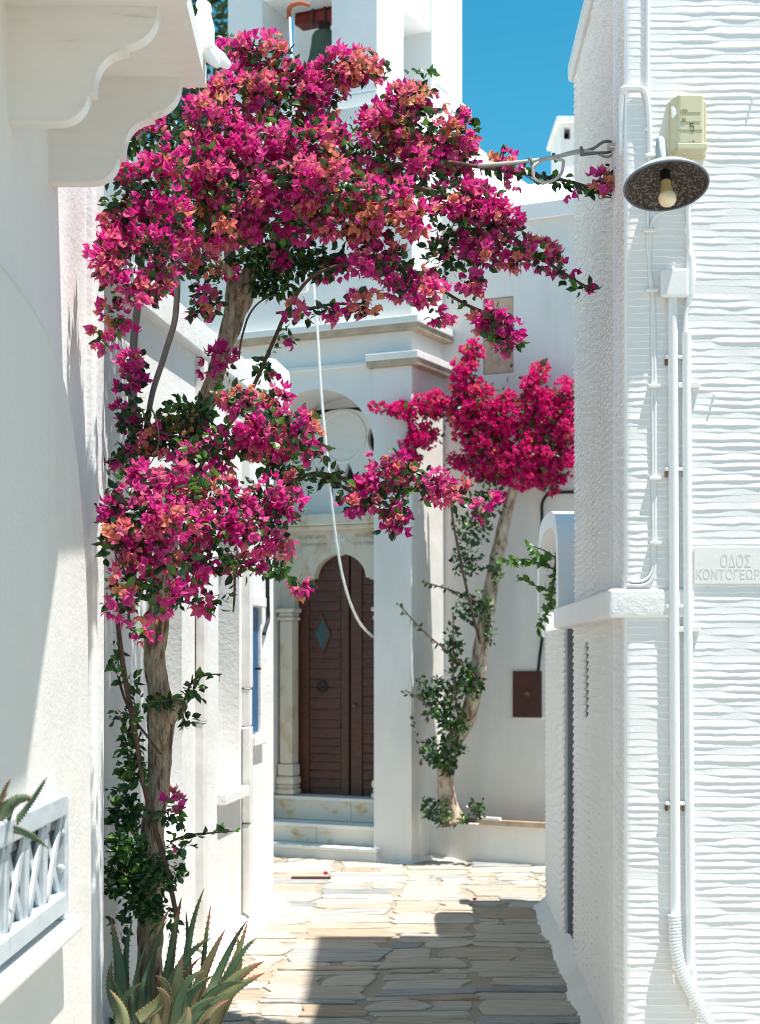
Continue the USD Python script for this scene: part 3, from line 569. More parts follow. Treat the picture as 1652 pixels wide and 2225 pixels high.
# planter ledge
lg = rbox(WX - 0.02, -0.93, 3.0, 4.975, 0.735, 0.780, 0.010, 12)
part("window_ledge", lg, M["marble"], BH, smooth=40, label="white marble ledge below the railing")
part("lattice_shade_panel", rbox(WX - 0.005, WX + 0.004, 3.0, 4.86, 0.781, 1.06, 0.004), M["lattice_shade"], BH)  # panel coloured dark to stand in for shade behind the slats

rl = thing("railing", "pale grey marble railing of crossed slats above the white ledge", "railing")
part("top_rail", rbox(WX - 0.01, RX, 3.0, 4.87, 1.103, 1.17, 0.008, 12), M["marble_blue"], rl, smooth=40)
part("bottom_rail", rbox(WX - 0.01, RX - 0.002, 3.0, 4.86, 0.805, 0.868, 0.008, 12), M["marble_blue"], rl, smooth=40)
part("end_panel", rbox(WX - 0.01, RX - 0.004, 4.862, 4.905, 0.781, 1.16, 0.005), M["marble_blue"], rl)
for zc in (0.94, 1.05):
    part("bolt", tf(lathe([(0, 0), (0.013, 0), (0.012, 0.005), (0.008, 0.008), (0, 0.008)], 18), np.array([RX - 0.02, 4.863, zc]), np.array([1.0, 0, 0]), UP, np.array([0, -1.0, 0])), M["marble_blue"], rl, smooth=40)
posts = [4.62, 4.38, 4.14, 3.90, 3.66]
for d in posts: part("baluster", rbox(RX - 0.034, RX - 0.014, d - 0.024, d + 0.024, 0.86, 1.11, 0.004), M["marble_blue"], rl)
for d0, d1 in zip([4.86] + posts[:-1], posts):
    lo, hi = d1 + 0.022, d0 - (0.022 if d0 != 4.86 else 0.0)
    for k, (a, b) in enumerate(((lo, hi), (hi, lo))):
        x = RX - 0.019 - 0.0105 * k
        w = 0.022
        q = [(a - w, 0.866), (a + w, 0.866), (b + w, 1.105), (b - w, 1.105)]
        part("cross_slat", slabYZ(q if a < b else q, x - 0.005, x + 0.005), M["marble_blue"], rl)

# dove on the balcony edge
dv = thing("dove_statue", "white marble dove perched on the outer edge of the balcony slab", "statue")
DD = 5.30
def chain(pts, seg=14):
    sp_ = [m3.Manifold.sphere(1.14 * r * DD / F, seg).scale([1, dep, 1]).translate(P(x + 3, y, DD)) for x, y, r, dep in pts]
    return m3.Manifold.batch_boolean([m3.Manifold.batch_hull([a, b]) for a, b in zip(sp_[:-1], sp_[1:])], m3.OpType.Add)
def soften(m, it=8, el=0.006):
    t = to_tm(m.refine_to_length(el)); t = trimesh.Trimesh(t.vertices, t.faces, process=True); trimesh.smoothing.filter_taubin(t, iterations=it); return t
part("body", soften(chain([(441, 22, 12, 1), (440, 42, 16, 1.1), (437, 66, 24, 1.1), (436, 92, 24, 1.0), (446, 112, 17, .9), (468, 138, 9, .6)])), M["marble"], dv, smooth=True)
part("head", soften(chain([(436, 10, 12, .9), (442, 16, 13, .9), (446, 24, 10, .9)])), M["marble"], dv, smooth=True)
part("beak", chain([(448, 20, 6, .7), (456, 24, 2.5, .6)], 8), M["marble"], dv)
part("tail", soften(chain([(452, 108, 14, .35), (474, 128, 15, .25), (490, 140, 9, .22)]), 3), M["marble"], dv, smooth=True)
for k, (o, sx) in enumerate(((-0.028, 0), (-0.036, 6))):
    for j in range(4):
        part("wing_feather", tf(soften(chain([(428 + sx, 52 + 9 * j, 9, .3), (442 + sx, 66 + 10 * j, 10, .3), (452 + sx, 84 + 9 * j, 5, .3)]), 3, 0.008), np.array([0, o - 0.004 * j, 0]), np.array([1.0, 0, 0]), np.array([0, 1.0, 0]), UP), M["marble"], dv, smooth=True)

# ------------------------------------------------------------------ left: row house along the alley
RW = thing("row_house", "long white rendered house with deep window recesses left of the alley", "house")
d0 = np.array([ROW(6.4), 6.4, 0]); d1 = np.array([ROW(10.1), 10.1, 0]); RU = (d1 - d0) / np.linalg.norm(d1 - d0); RN = np.array([RU[1], -RU[0], 0])
s_of = lambda D: (D - 6.4) / RU[1]
def rowbox(Da, Db, dep0, dep1, z0, z1, r=0.0):
    """box along the row house wall: dep measured inwards from the wall face (negative sticks out)"""
    b = rbox(s_of(Da), s_of(Db), dep0, dep1, z0, z1, r)
    return tf(b, d0, RU, -RN, UP)
ZR = 3.14
wall = rowbox(6.45, 10.1, 0, 3.0, -0.05, ZR)
for Da, Db, z0, z1 in ((7.28, 7.80, 0.72, 2.42), (8.58, 9.10, 0.84, 2.40)):
    wall = wall - rowbox(Da, Db, -0.1, 0.26, z0, z1)
wall = wall - rowbox(9.41, 9.70, -0.1, 0.05, 1.11, 1.88)
part("wall", wall, M["plaster"], RW, label="long lit wall facing the alley")
part("coping", rowbox(6.45, 9.75, -0.05, 0.25, ZR - 0.02, ZR + 0.14, 0.012), M["plaster"], RW, smooth=40)
part("corner_cap", rowbox(9.70, 10.16, -0.10, 0.4, ZR - 0.02, ZR + 0.27, 0.03), M["plaster"], RW, smooth=40)
part("window_sill", rowbox(7.24, 7.84, -0.05, 0.24, 0.66, 0.722, 0.006), M["plaster"], RW)
part("window_sill", rowbox(8.54, 9.12, -0.055, 0.24, 0.78, 0.842, 0.006), M["plaster"], RW, label="projecting white sill below the deep recess")
wn = part("shutter", rowbox(9.42, 9.69, 0.012, 0.04, 1.12, 1.87, 0.004), M["blue"], RW, label="closed blue shutter seen edge on")
part("hinge", rowbox(9.60, 9.625, -0.02, 0.02, 1.50, 1.515, 0.002), M["iron"], RW)
part("lintel", rowbox(9.37, 9.74, -0.03, 0.02, 1.882, 1.94, 0.005), M["plaster"], RW)
part("window_sill", rowbox(9.37, 9.74, -0.035, 0.02, 1.05, 1.108, 0.005), M["plaster"], RW)
for nm, Da, w, zs in (("downpipe", 8.10, 0.032, (0.1, 1.25, 3.1)), ("downpipe", 9.20, 0.034, (0.1, 0.62, 1.18, 1.40, 3.1))):
    pp = thing(nm, "white square downpipe between the recesses of the row house" if Da < 9 else "white jointed downpipe beside the blue shutter", "pipe")
    for i, (za, zb) in enumerate(zip(zs[:-1], zs[1:])):
        e = 0.004 * (i % 2)
        part("pipe_length", rowbox(Da - w - e, Da + w + e, -0.048 - e, 0.02, za, zb - 0.006, 0.008), M["plaster_old"], pp, smooth=40)
part("crack_shade", rowbox(9.155, 9.163, -0.004, 0.01, 0.05, 1.16), M["hole"], RW, label="dark strip painted as the shadow gap beside the jointed downpipe")  # thin dark strip painted as the shadow in the gap
part("crack_shade", rowbox(8.058, 8.066, -0.004, 0.01, 1.45, 2.2), M["hole"], RW)  # same painted shadow line beside the first downpipe
c = solo("cable", tf(tube([(s_of(9.86), -0.012, 3.0), (s_of(9.86), -0.012, 2.0), (s_of(9.87), -0.014, 1.82), (s_of(9.80), -0.012, 1.76), (s_of(9.74), -0.012, 1.72)], 0.012, 8, rings=30), d0, RU, -RN, UP), M["black"], "black cable hanging above the blue shutter", "cable", smooth=60)

# ------------------------------------------------------------------ the church
CH = thing("church", "small white church with brown double door, marble doorway and open belfry", "church")
def cbox(u0, u1, d0_, d1_, z0, z1, r=0.0, seg=8):
    return tf(rbox(u0, u1, d0_, d1_, z0, z1, r, seg), CC, CU, CM, UP)
def cface(poly, d0_, d1_):
    """polygon in (u, z) extruded from depth d0_ to d1_"""
    polys = [poly] if isinstance(poly, sg.Polygon) else poly
    out_ = []
    for g in polys:
        rings_ = [[tuple(p) for p in g.exterior.coords[:-1]]] + [[tuple(p) for p in i.coords[:-1]] for i in g.interiors]
        m = m3.Manifold.extrude(m3.CrossSection(rings_, m3.FillRule.EvenOdd), d1_ - d0_)
        out_.append(tf(m, CC + CM * d0_, CU, UP, CM))
    return m3.Manifold.compose(out_) if len(out_) > 1 else out_[0]
NU0, NU1, NZ = 0.314, 1.36, 3.157
ncx, nr = (NU0 + NU1) / 2, (NU1 - NU0) / 2
th = np.linspace(0, math.pi, 40)
niche = sg.Polygon([(NU0, -0.2), (NU0, NZ)] + [(ncx - nr * math.cos(t), NZ + nr * math.sin(t)) for t in th] + [(NU1, NZ), (NU1, -0.2)])
body = cbox(0.0, 4.2, 0.0, 5.0, -0.05, 5.85) - cface(niche, -0.3, 0.50)
part("wall", body, M["plaster_old"], CH, label="shaded facade and sunlit flank of the church")
part("pilaster", cbox(-0.012, NU0 - 0.004, -0.03, 0.012, -0.05, 3.80, 0.006), M["plaster_old"], CH)
for z0, u1, pr in ((4.07, 4.2, 0.09), (3.80, NU0 + 0.04, 0.09)):
    part("cornice", cbox(-pr, u1, -pr, 0.02, z0 + 0.045, z0 + 0.10, 0.006), M["plaster_old"], CH)
    part("cornice_stone", cbox(-pr + 0.012, u1, -pr + 0.012, 0.02, z0, z0 + 0.044, 0.004), M["stone_edge"], CH)
    part("cornice", cbox(-pr, 0.02, 0.022, 0.75, z0 + 0.045, z0 + 0.10, 0.006), M["plaster_old"], CH)
    part("cornice_stone", cbox(-pr + 0.012, 0.02, 0.022, 0.74, z0, z0 + 0.044, 0.004), M["stone_edge"], CH)
part("cornice", cbox(NU0 + 0.05, 4.2, -0.035, 0.02, 3.82, 3.86, 0.008), M["plaster_old"], CH)
part("wall_panel", cbox(0.9, 1.5, -0.02, 0.01, 4.45, 4.95, 0.01), M["plaster_old"], CH)
# marble doorway
UC = 0.82
dw = part("doorway_arch", None or (lambda: (
    cface(sg.Polygon([(NU0, 1.97), (NU1, 1.97), (NU1, 2.60), (NU0, 2.60)]).difference(
        shapely.union_all([sg.Polygon([(UC - 0.235, 2.20)] + [(UC - 0.235 * math.cos(t), 2.205 + 0.20 * math.sin(t)) for t in th] + [(UC + 0.235, 2.20)]).buffer(0),
                           sa.scale(sg.Point(UC - 0.27, 2.03).buffer(0.15, 24), 1.0, 1.1), sa.scale(sg.Point(UC + 0.27, 2.03).buffer(0.15, 24), 1.0, 1.1),
                           sg.box(UC - 0.27, 1.9, UC + 0.27, 2.21)])), 0.385, 0.46)))(), M["marble_warm"], CH, label="carved marble arch over the church door")
part("arch_tip", m3.Manifold.sphere(0.022, 12).scale([1.5, 1, 0.8]).translate(ch(UC, 0.40, 2.405)), M["marble_warm"], CH)
part("door_cornice", cbox(NU0 + 0.002, NU1 - 0.002, 0.33, 0.47, 2.60, 2.635, 0.006), M["marble_warm"], CH)
part("door_cornice", cbox(NU0 + 0.002, NU1 - 0.002, 0.30, 0.47, 2.637, 2.73, 0.010), M["marble_warm"], CH)
lu = sg.Polygon([(NU0 + 0.002, 2.73)] + [(ncx - (nr - 0.004) * math.cos(t), NZ - 0.09 + (nr - 0.004) * math.sin(t)) for t in th] + [(NU1 - 0.002, 2.73)])
holes = [sa.scale(sg.Point(UC - 0.30, 3.33).buffer(0.075, 16), 1, 1.5), sa.scale(sg.Point(UC + 0.33, 3.33).buffer(0.075, 16), 1, 1.5)]
for s_ in (-1, 1):
    holes.append(sg.Polygon([(UC + s_ * 0.02, 3.03), (UC + s_ * 0.05, 3.13), (UC + s_ * 0.09, 3.04), (UC + s_ * 0.12, 2.95), (UC + s_ * 0.03, 2.95)]).buffer(0.01))
    holes.append(sg.Point(UC + s_ * 0.2, 3.0).buffer(0.035))
part("lunette", cface(lu.difference(shapely.union_all(holes)), 0.44, 0.49), M["marble"], CH, label="pierced marble lunette above the door")
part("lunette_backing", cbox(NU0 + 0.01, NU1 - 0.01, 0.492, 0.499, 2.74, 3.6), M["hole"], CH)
rg = trimesh.creation.torus(0.205, 0.012, major_sections=48, minor_sections=8)
part("lunette_ring", tf(rg, ch(UC - 0.0, 0.44, 3.36), CU, UP, CM), M["marble"], CH, smooth=True)
def worn(u0, u1, z0, z1, nn):
    """illegible worn carving: rows of short strokes"""
    ms = []
    for u in np.linspace(u0, u1, nn):
        w = 0.0025; zt = z0 + (z1 - z0) * rng.uniform(0.75, 1)
        ms.append(cbox(u - w, u + w, 0.3835, 0.39, z0, zt))
        if rng.uniform() < 0.5: ms.append(cbox(u - 0.010, u + w, 0.3836, 0.39, rng.choice([z0, (z0 + zt) / 2, zt - 0.005]), rng.choice([z0, (z0 + zt) / 2, zt - 0.005]) + 0.0055))
    return cat(ms)
for u0, u1, z0, z1, nn in ((1.20, 0.95, 2.535, 2.567, 22), (1.18, 0.95, 2.475, 2.503, 20), (0.68, 0.44, 2.535, 2.567, 20), (0.68, 0.45, 2.475, 2.503, 18)):
    part("worn_inscription", worn(u0, u1, z0, z1, nn), M["faint"], CH, kind="stuff", label="faint worn inscription carved over the door")
arm = lambda a_: sa.rotate(sg.Polygon([(UC - 0.005, 2.515), (UC - 0.018, 2.565), (UC + 0.018, 2.565), (UC + 0.005, 2.515)]), a_, origin=(UC, 2.515))
crs = shapely.union_all([arm(k * 90) for k in range(4)] + [sg.box(UC - 0.016, 2.43, UC + 0.016, 2.49)])
part("carved_cross", cface(crs, 0.3765, 0.39), M["marble"], CH)
for s_ in (-1, 1):
    cres = sg.Point(UC + s_ * 0.10, 2.535).buffer(0.055).difference(sg.Point(UC + s_ * 0.112, 2.54).buffer(0.052)).intersection(sg.box(UC - 0.2, 2.44, UC + 0.2, 2.595))
    part("carved_scroll", cface([g for g in getattr(cres, "geoms", [cres]) if g.area > 1e-5][:1], 0.3785, 0.39), M["marble_warm"], CH)
for uc in (1.275, 0.40):
    cl = part("column", m3.Manifold.batch_hull([cbox(uc - 0.058, uc + 0.058, 0.30, 0.42, 0.70, 1.87, 0.012)]), M["marble_warm"], CH, label="marble door column left of the door" if uc > 1 else None)
    for z0, z1, g in ((0.447, 0.50, 0.03), (0.50, 0.53, 0.02), (0.53, 0.60, 0.028), (0.60, 0.70, 0.012)): part("base_moulding", cbox(uc - 0.058 - g, min(uc + 0.058 + g, NU1 - 0.002), 0.30 - g, 0.42, z0, z1 - 0.001, min(0.02, g * 0.6 + 0.004)), M["marble_warm"], cl, smooth=40)
    for z0, z1, g in ((1.87, 1.90, 0.018), (1.90, 1.935, 0.006), (1.935, 1.97, 0.028)): part("capital", cbox(uc - 0.058 - g, min(uc + 0.058 + g, NU1 - 0.002), 0.30 - g, 0.42, z0, z1 - 0.001, 0.008), M["marble_warm"], cl, smooth=40)
# steps
for i, (z0, z1, da) in enumerate(((0.255, 0.445, 0.27), (0.10, 0.255, 0.06))):
    for a_, b_ in ((NU0 + 0.002, 0.66 + 0.2 * i), (0.664 + 0.2 * i, NU1 - 0.002)):
        part("step", cbox(a_, b_, da, 0.5 if i == 0 else 0.27, z0 + 0.002, z1 - 0.028, 0.004), M["marble_step"], CH)
    part("step_tread", cbox(NU0 + 0.002, NU1 - 0.002, da - 0.02, 0.49 if i == 0 else 0.27, z1 - 0.028, z1, 0.006), M["marble"], CH)
part("step", cbox(NU0 - 0.06, 1.9, -0.10, 0.08, -0.02, 0.072, 0.008), M["plaster_old"], CH)
part("step_tread", cbox(NU0 - 0.065, 1.9, -0.115, 0.08, 0.0725, 0.10, 0.006), M["marble"], CH)
# door leaves
for u0, u1 in ((0.775, 1.245), (0.37, 0.755)):
    lf = part("door_leaf", cbox(u0, u1, 0.475, 0.50, 0.447, 2.44), M["door"], CH, label="left brown door leaf" if u0 > 0.7 else "right brown door leaf")
    part("stile", cbox(u0, u0 + 0.07, 0.455, 0.476, 0.447, 2.44, 0.004), M["door"], lf)
    part("stile", cbox(u1 - 0.10, u1, 0.455, 0.476, 0.447, 2.44, 0.004), M["door"], lf)
    z = 0.50
    while z < 2.38:
        hh = rng.uniform(0.062, 0.092)
        if not (1.30 < z < 1.42 and False):
            part("slat", m3.Manifold.batch_hull([cbox(u0 + 0.075, u1 - 0.105, 0.464, 0.476, z, z + hh - 0.008), cbox(u0 + 0.08, u1 - 0.11, 0.458, 0.476, z + 0.008, z + 0.014)]), M["door"], lf)
        z += hh
    if u0 > 0.7:
        um = 1.02
        dm = sg.Polygon([(um - 0.085, 1.755), (um, 1.93), (um + 0.085, 1.755), (um, 1.58)])
        part("pane_frame", cface(dm.difference(sa.scale(dm, 0.75, 0.78)), 0.448, 0.459), M["door"], lf)
        part("diamond_pane", cface(sa.scale(dm, 0.75, 0.78), 0.4535, 0.457), M["glass_pane"], lf)
        kr = trimesh.creation.torus(0.042, 0.008, major_sections=28, minor_sections=8)
        part("ring_knocker", tf(kr, ch(um, 0.445, 1.33), CU, UP, CM), M["iron"], lf, smooth=True)
        part("knocker_plate", tf(lathe([(0, 0), (0.032, 0), (0.026, 0.012), (0, 0.016)], 20), ch(um, 0.46, 1.35), CU, UP, -CM), M["iron"], lf, smooth=40)
    else:
        dm = sg.Polygon([(0.505 - 0.085, 1.755), (0.505, 1.93), (0.505 + 0.085, 1.755), (0.505, 1.58)])
        part("pane_frame", cface(dm.difference(sa.scale(dm, 0.75, 0.78)), 0.448, 0.459), M["door"], lf)
        part("diamond_pane", cface(sa.scale(dm, 0.75, 0.78), 0.4535, 0.457), M["glass_pane"], lf)
        part("door_knob", tf(lathe([(0, 0), (0.012, 0), (0.018, 0.012), (0.012, 0.026), (0, 0.028)], 16), ch(0.72, 0.456, 1.18), CU, UP, -CM), M["rust_stain"], lf, smooth=50)
part("dark_door_strip", cbox(0.7555, 0.7745, 0.492, 0.50, 0.447, 2.44), M["hole"], CH)  # near-black strip paints the shade in the gap between the leaves
part("door_jamb", cbox(1.247, 1.355, 0.425, 0.50, 0.447, 1.97), M["door"], CH)
# belfry
BC = np.array([-0.02, 12.3, 0])
def bbox(t0, t1, e0, e1, z0, z1, r=0.012):
    return tf(rbox(t0, t1, e0, e1, z0, z1, r), BC, CU, CM, UP)
bf = [("belfry_base", (0, 1.36, 0, 1.64, 5.6, 5.98)), ("belfry_pier", (0, 0.405, 0, 0.485, 5.98, 7.6)), ("belfry_pier", (1.033, 1.36, 0, 0.45, 5.98, 7.6)),
      ("belfry_pier", (0, 0.405, 1.046, 1.64, 5.98, 7.6)), ("belfry_pier", (1.033, 1.36, 1.1, 1.64, 5.98, 7.6)), ("belfry_top", (-0.03, 1.39, -0.03, 1.67, 7.6, 8.3))]
for nm, a_ in bf: part(nm, bbox(*a_), M["plaster"], CH, smooth=40)
part("belfry_arch", bbox(0.40, 1.04, 0.02, 0.43, 6.86, 7.62, 0.01), M["plaster"], CH)
part("belfry_arch", bbox(0.02, 0.39, 0.48, 1.05, 6.80, 7.62, 0.01), M["plaster"], CH)
part("belfry_moulding", bbox(-0.012, 0.06, 1.10, 1.652, 6.40, 7.5, 0.006), M["plaster"], CH)
part("water_spout", bbox(-0.06, 0.10, 1.36, 1.75, 6.275, 6.355, 0.012), M["plaster"], CH, smooth=40)

bl = thing("church_bell", "green bronze bell hanging from a red timber in the belfry", "bell")
bc = BC + CU * 0.69 + CM * 0.42
bz = 6.37
bp = [(0.0, 0.34), (0.05, 0.335), (0.088, 0.315), (0.104, 0.28), (0.112, 0.2), (0.126, 0.12), (0.15, 0.05), (0.178, 0.0), (0.170, -0.008), (0.13, 0.05), (0.10, 0.2), (0.0, 0.3)]
part("bell_body", tf(lathe(bp, 40), bc + UP * bz, np.array([1.0, 0, 0]), np.array([0, 1.0, 0]), UP), M["bell"], bl, smooth=50)
part("clapper", tube([bc + UP * (bz + 0.25), bc + UP * (bz - 0.02)], [0.01, 0.03], 10), M["iron"], bl)
part("crown", rbox(bc[0] - 0.05, bc[0] + 0.05, bc[1] - 0.03, bc[1] + 0.03, bz + 0.335, bz + 0.40, 0.01), M["iron"], bl)
for k in range(3):
    part("yoke_board", tf(rbox(-0.22 - 0.02 * k, 0.24, -0.08, 0.08, bz + 0.395 + 0.085 * k, bz + 0.476 + 0.085 * k, 0.012), bc, CU, CM, UP), M["redwood"], bl)
for x in (-0.05, 0.06): part("strap", tube([bc + CU * x - CM * 0.085 + UP * (bz + 0.36), bc + CU * x - CM * 0.09 + UP * (bz + 0.68)], 0.012, 8), M["iron"], bl)

hk = solo("pulley_hook", tube([P(628, 40, 12.35), P(628, 22, 12.35), P(634, 12, 12.33), P(650, 7, 12.32), P(672, 12, 12.30)], [0.02, 0.02, 0.018, 0.016, 0.014], 10, rings=30), M["orange"], "rusty orange curved hook in the belfry holding the bell rope", "hook", smooth=60)
rp = resample([P(630, 38, 12.33), P(632, 90, 12.25), P(650, 300, 12.0), P(676, 560, 11.85), P(690, 720, 11.78), P(698, 850, 11.74), P(712, 1000, 11.7), P(724, 1120, 11.72), P(742, 1240, 11.76), P(762, 1312, 11.82), P(785, 1358, 12.0), P(802, 1376, 12.2), P(816, 1385, 12.42), P(835, 1386, 12.5)], 160)
solo("bell_rope", tube(rp, 0.0095 + 0.001 * np.sin(np.arange(160) * 1.9), 10, rings=160), M["rope"], "long white bell rope looping down across the church doorway", "rope", smooth=60)

# ------------------------------------------------------------------ house behind the far bougainvillea
GH = thing("garden_house", "shaded white house wall behind the farther bougainvillea", "house")
B0 = np.array([0.505, 12.66, 0]); BU = -CU; BN = CM
def gbox(t0, t1, e0, e1, z0, z1, r=0.0): return tf(rbox(t0, t1, e0, e1, z0, z1, r), B0, BU, BN, UP)
gw = gbox(-0.25, 5.0, 0, 3.0, -0.05, 4.98) - gbox(0.345, 0.60, -0.1, 0.03, 3.80, 4.40)
part("wall", gw, M["plaster_old"], GH)
roof = tf(m3.Manifold.batch_hull([m3.Manifold.cube([5.35, 0.01, 0.12]).translate([-0.3, -0.05, 0]), m3.Manifold.cube([1.5, 0.01, 0.1]).translate([-0.3, 0.75, 0.42])]), B0 + UP * 4.97, BU, BN, UP)
part("roof", roof, M["plaster"], GH, label="sunlit white hipped roof slope")
M["plaque"] = mat("pinkish_stone", (0.60, 0.44, 0.33), 0.9, 0, 8, 0.4, 30, 0.008, color2=(0.46, 0.33, 0.24))
pl = thing("stone_plaque", "pale brown carved stone plaque set in the wall above the far bougainvillea", "plaque")
part("slab", gbox(0.35, 0.595, 0.004, 0.03, 3.805, 4.395, 0.004), M["plaque"], pl)
for r_ in range(5):
    for c_ in range(3):
        z0 = 3.85 + r_ * 0.10; t0 = 0.375 + c_ * 0.068
        part("carved_lozenge", tf(m3.Manifold.batch_hull([m3.Manifold.cube([0.05, 0.006, 0.004], True), m3.Manifold.cube([0.004, 0.006, 0.08], True), m3.Manifold.cube([0.02, 0.016, 0.03], True)]).translate([t0 + 0.03, 0.004, z0 + 0.045]), B0, BU, BN, UP), M["stone_edge"] if (r_ + c_) % 2 else M["plaque"], pl)
mb = thing("meter_box", "rusty brown metal meter box set low in the far white wall", "electrical box")
t_of = lambda px: ((px - 826) / F * B0[1] - B0[0]) / (BU[0] - (px - 826) / F * BU[1])
tz = lambda px, py: EYE + (1420 - py) / F * (B0[1] + t_of(px) * BU[1])
ta, tb = t_of(1116), t_of(1178)
part("door", gbox(ta, tb, -0.02, 0.02, tz(1147, 1558), tz(1147, 1458), 0.004), M["rust"], mb)
part("frame", gbox(ta - 0.015, tb + 0.015, -0.012, 0.02, tz(1147, 1563), tz(1147, 1559), 0.003), M["plaster_old"], mb)
part("boss", tf(lathe([(0, 0), (0.03, 0), (0.02, 0.008), (0, 0.01)], 18), B0 + BU * (ta + tb) / 2 - BN * 0.02 + UP * tz(1147, 1512), BU, UP, -BN), M["rust"], mb, smooth=40)
gp = lambda px, py, o=0.014: B0 + BU * t_of(px) - BN * o + UP * tz(px, py)
cb = thing("cable", "black cable running down the far white wall to the brown meter box", "cable")
part("sheath", tube([gp(1250, 1069), gp(1205, 1071), gp(1188, 1078), gp(1179, 1100), gp(1180, 1160), gp(1183, 1300), gp(1180, 1380), gp(1174, 1430), gp(1171, 1460)], 0.0115, 8, rings=60), M["black"], cb, smooth=60)
# low planter bench along that wall
pn = thing("planter", "low white plastered planter bench against the far wall, holding the bougainvillea", "planter")
pq = [tuple((B0 + BU * t - BN * e)[:2]) for t, e in ((-0.14, -0.02), (-0.08, 0.28), (1.6, 0.36), (1.6, -0.02))]
part("bench_wall", prism(pq, -0.05, 0.285), M["plaster_old"], pn)
pq2 = [tuple((B0 + BU * t - BN * e)[:2]) for t, e in ((0.0, 0.001), (0.03, 0.22), (1.55, 0.29), (1.55, 0.001))]
part("soil", prism(pq2, 0.286, 0.300), M["soil"], pn)
part("edge_stone", prism([tuple((B0 + BU * t - BN * e)[:2]) for t, e in ((0.45, 0.30), (0.45, 0.345), (1.5, 0.365), (1.5, 0.32))], 0.286, 0.325), M["stone_edge"], pn)
part("edge_stone", prism([tuple((B0 + BU * t - BN * e)[:2]) for t, e in ((0.44, 0.30), (0.44, 0.35), (0.62, 0.355), (0.62, 0.305))], 0.326, 0.345), M["plaster"], pn)
# chimney beyond
cm = thing("chimney", "white chimney with capped top rising behind the ridged house", "chimney")
a_, b_ = P(1217, 900, 15.5), P(1300, 266, 15.5)
shaft = rbox(a_[0], b_[0], 15.5, 16.3, 0, b_[2], 0.02) - rbox(P(1226, 0, 15.5)[0], P(1240, 0, 15.5)[0], 15.3, 16.5, P(0, 302, 15.5)[2], P(0, 276, 15.5)[2])
part("shaft", shaft, M["plaster_old"], cm)
part("smoke_hole", rbox(P(1225, 0, 15.5)[0], P(1241, 0, 15.5)[0], 15.7, 15.9, P(0, 304, 15.5)[2], P(0, 274, 15.5)[2], 0), M["hole"], cm)
part("cap", rbox(a_[0] - 0.04, b_[0] + 0.04, 15.44, 16.36, b_[2] - 0.01, b_[2] + 0.045, 0.01), M["plaster_old"], cm)

# ------------------------------------------------------------------ plants
def bract_template():
    t = np.array([0.0, 0.22, 0.5, 0.8, 1.0]); w = np.array([0.07, 0.36, 0.42, 0.20, 0.0]); lift = np.array([0.0, 0.05, 0.10, 0.08, 0.0]); bend = np.array([0.0, 0.03, 0.04, -0.03, -0.14])
    v = []; uv = []
    for i in range(5):
        v += [[t[i], -w[i], lift[i] + bend[i]], [t[i], 0, bend[i] - 0.02], [t[i], w[i], lift[i] + bend[i]]]; uv += [[t[i], 0], [t[i], 0.5], [t[i], 1]]
    f = []
    for i in range(4):
        a = 3 * i
        for j in (0, 1): f += [[a + j, a + j + 3, a + j + 4], [a + j, a + j + 4, a + j + 1]]
    keep = [x for x in f]
    return np.array(v), np.array(keep), np.array(uv)
BV, BF, BUV = bract_template()
def flower_template():
    vs, fs, us = [], [], []
    for k in range(3):
        op = math.radians(42); a = 2 * math.pi * k / 3
        x = BV[:, 0] + 0.02
        # bract lies opening from the axis (z): length direction tilts outwards by op
        L = np.array([math.sin(op), 0, math.cos(op)]); Wd = np.array([0, 1.0, 0]); Nn = np.cross(L, Wd)
        p = BV[:, [0]] * L + BV[:, [1]] * Wd - BV[:, [2]] * Nn * 1.3
        R = np.array([[math.cos(a), -math.sin(a), 0], [math.sin(a), math.cos(a), 0], [0, 0, 1]])
        fs.append(BF + len(BV) * k); vs.append(p @ R.T); us.append(BUV)
    return np.vstack(vs), np.vstack(fs), np.vstack(us)
FV, FF, FUV = flower_template()
LVT = np.array([[0, 0, 0], [.25, -.26, .05], [.25, 0, 0], [.25, .26, .05], [.6, -.27, .03], [.6, 0, -.03], [.6, .27, .03], [1.0, 0, -.16]], float)
LFT = np.array([[0, 1, 2], [0, 2, 3], [1, 4, 5], [1, 5, 2], [2, 5, 6], [2, 6, 3], [4, 7, 5], [5, 7, 6]]); LUV = np.column_stack([LVT[:, 0], LVT[:, 1] + 0.5])

def place(V, Fc, UV, pos, axis, scale, jitter=0.0, along="z"):
    """copies of a template; its z (or x) axis turned to axis with a random roll. Returns verts (n,k,3), faces, uv"""
    n = len(pos); axis = axis / np.linalg.norm(axis, axis=1, keepdims=True)
    r = rng.normal(size=(n, 3)); a = np.cross(axis, r); a /= np.linalg.norm(a, axis=1, keepdims=True); b = np.cross(axis, a)
    if along == "x": B = np.stack([axis, a, b], 1)
    else: B = np.stack([a, b, axis], 1)
    T = np.broadcast_to(V, (n, *V.shape)).copy()
    if jitter: T = T * (1 + rng.normal(0, jitter, (n, 1, 3))) + rng.normal(0, jitter * 0.35, T.shape) * (V[:, :1] if along == "x" else 1)
    return pos[:, None] + np.einsum("nki,nij->nkj", T * np.broadcast_to(scale, (n,))[:, None, None], B)
def merge(W, Fc, UV, bias=None):
    n, k = W.shape[:2]
    return trimesh.Trimesh(W.reshape(-1, 3), (Fc[None] + (np.arange(n) * k)[:, None, None]).reshape(-1, 3), process=False), np.vstack([toned(UV, 0 if bias is None else bias[i]) for i in range(n)])
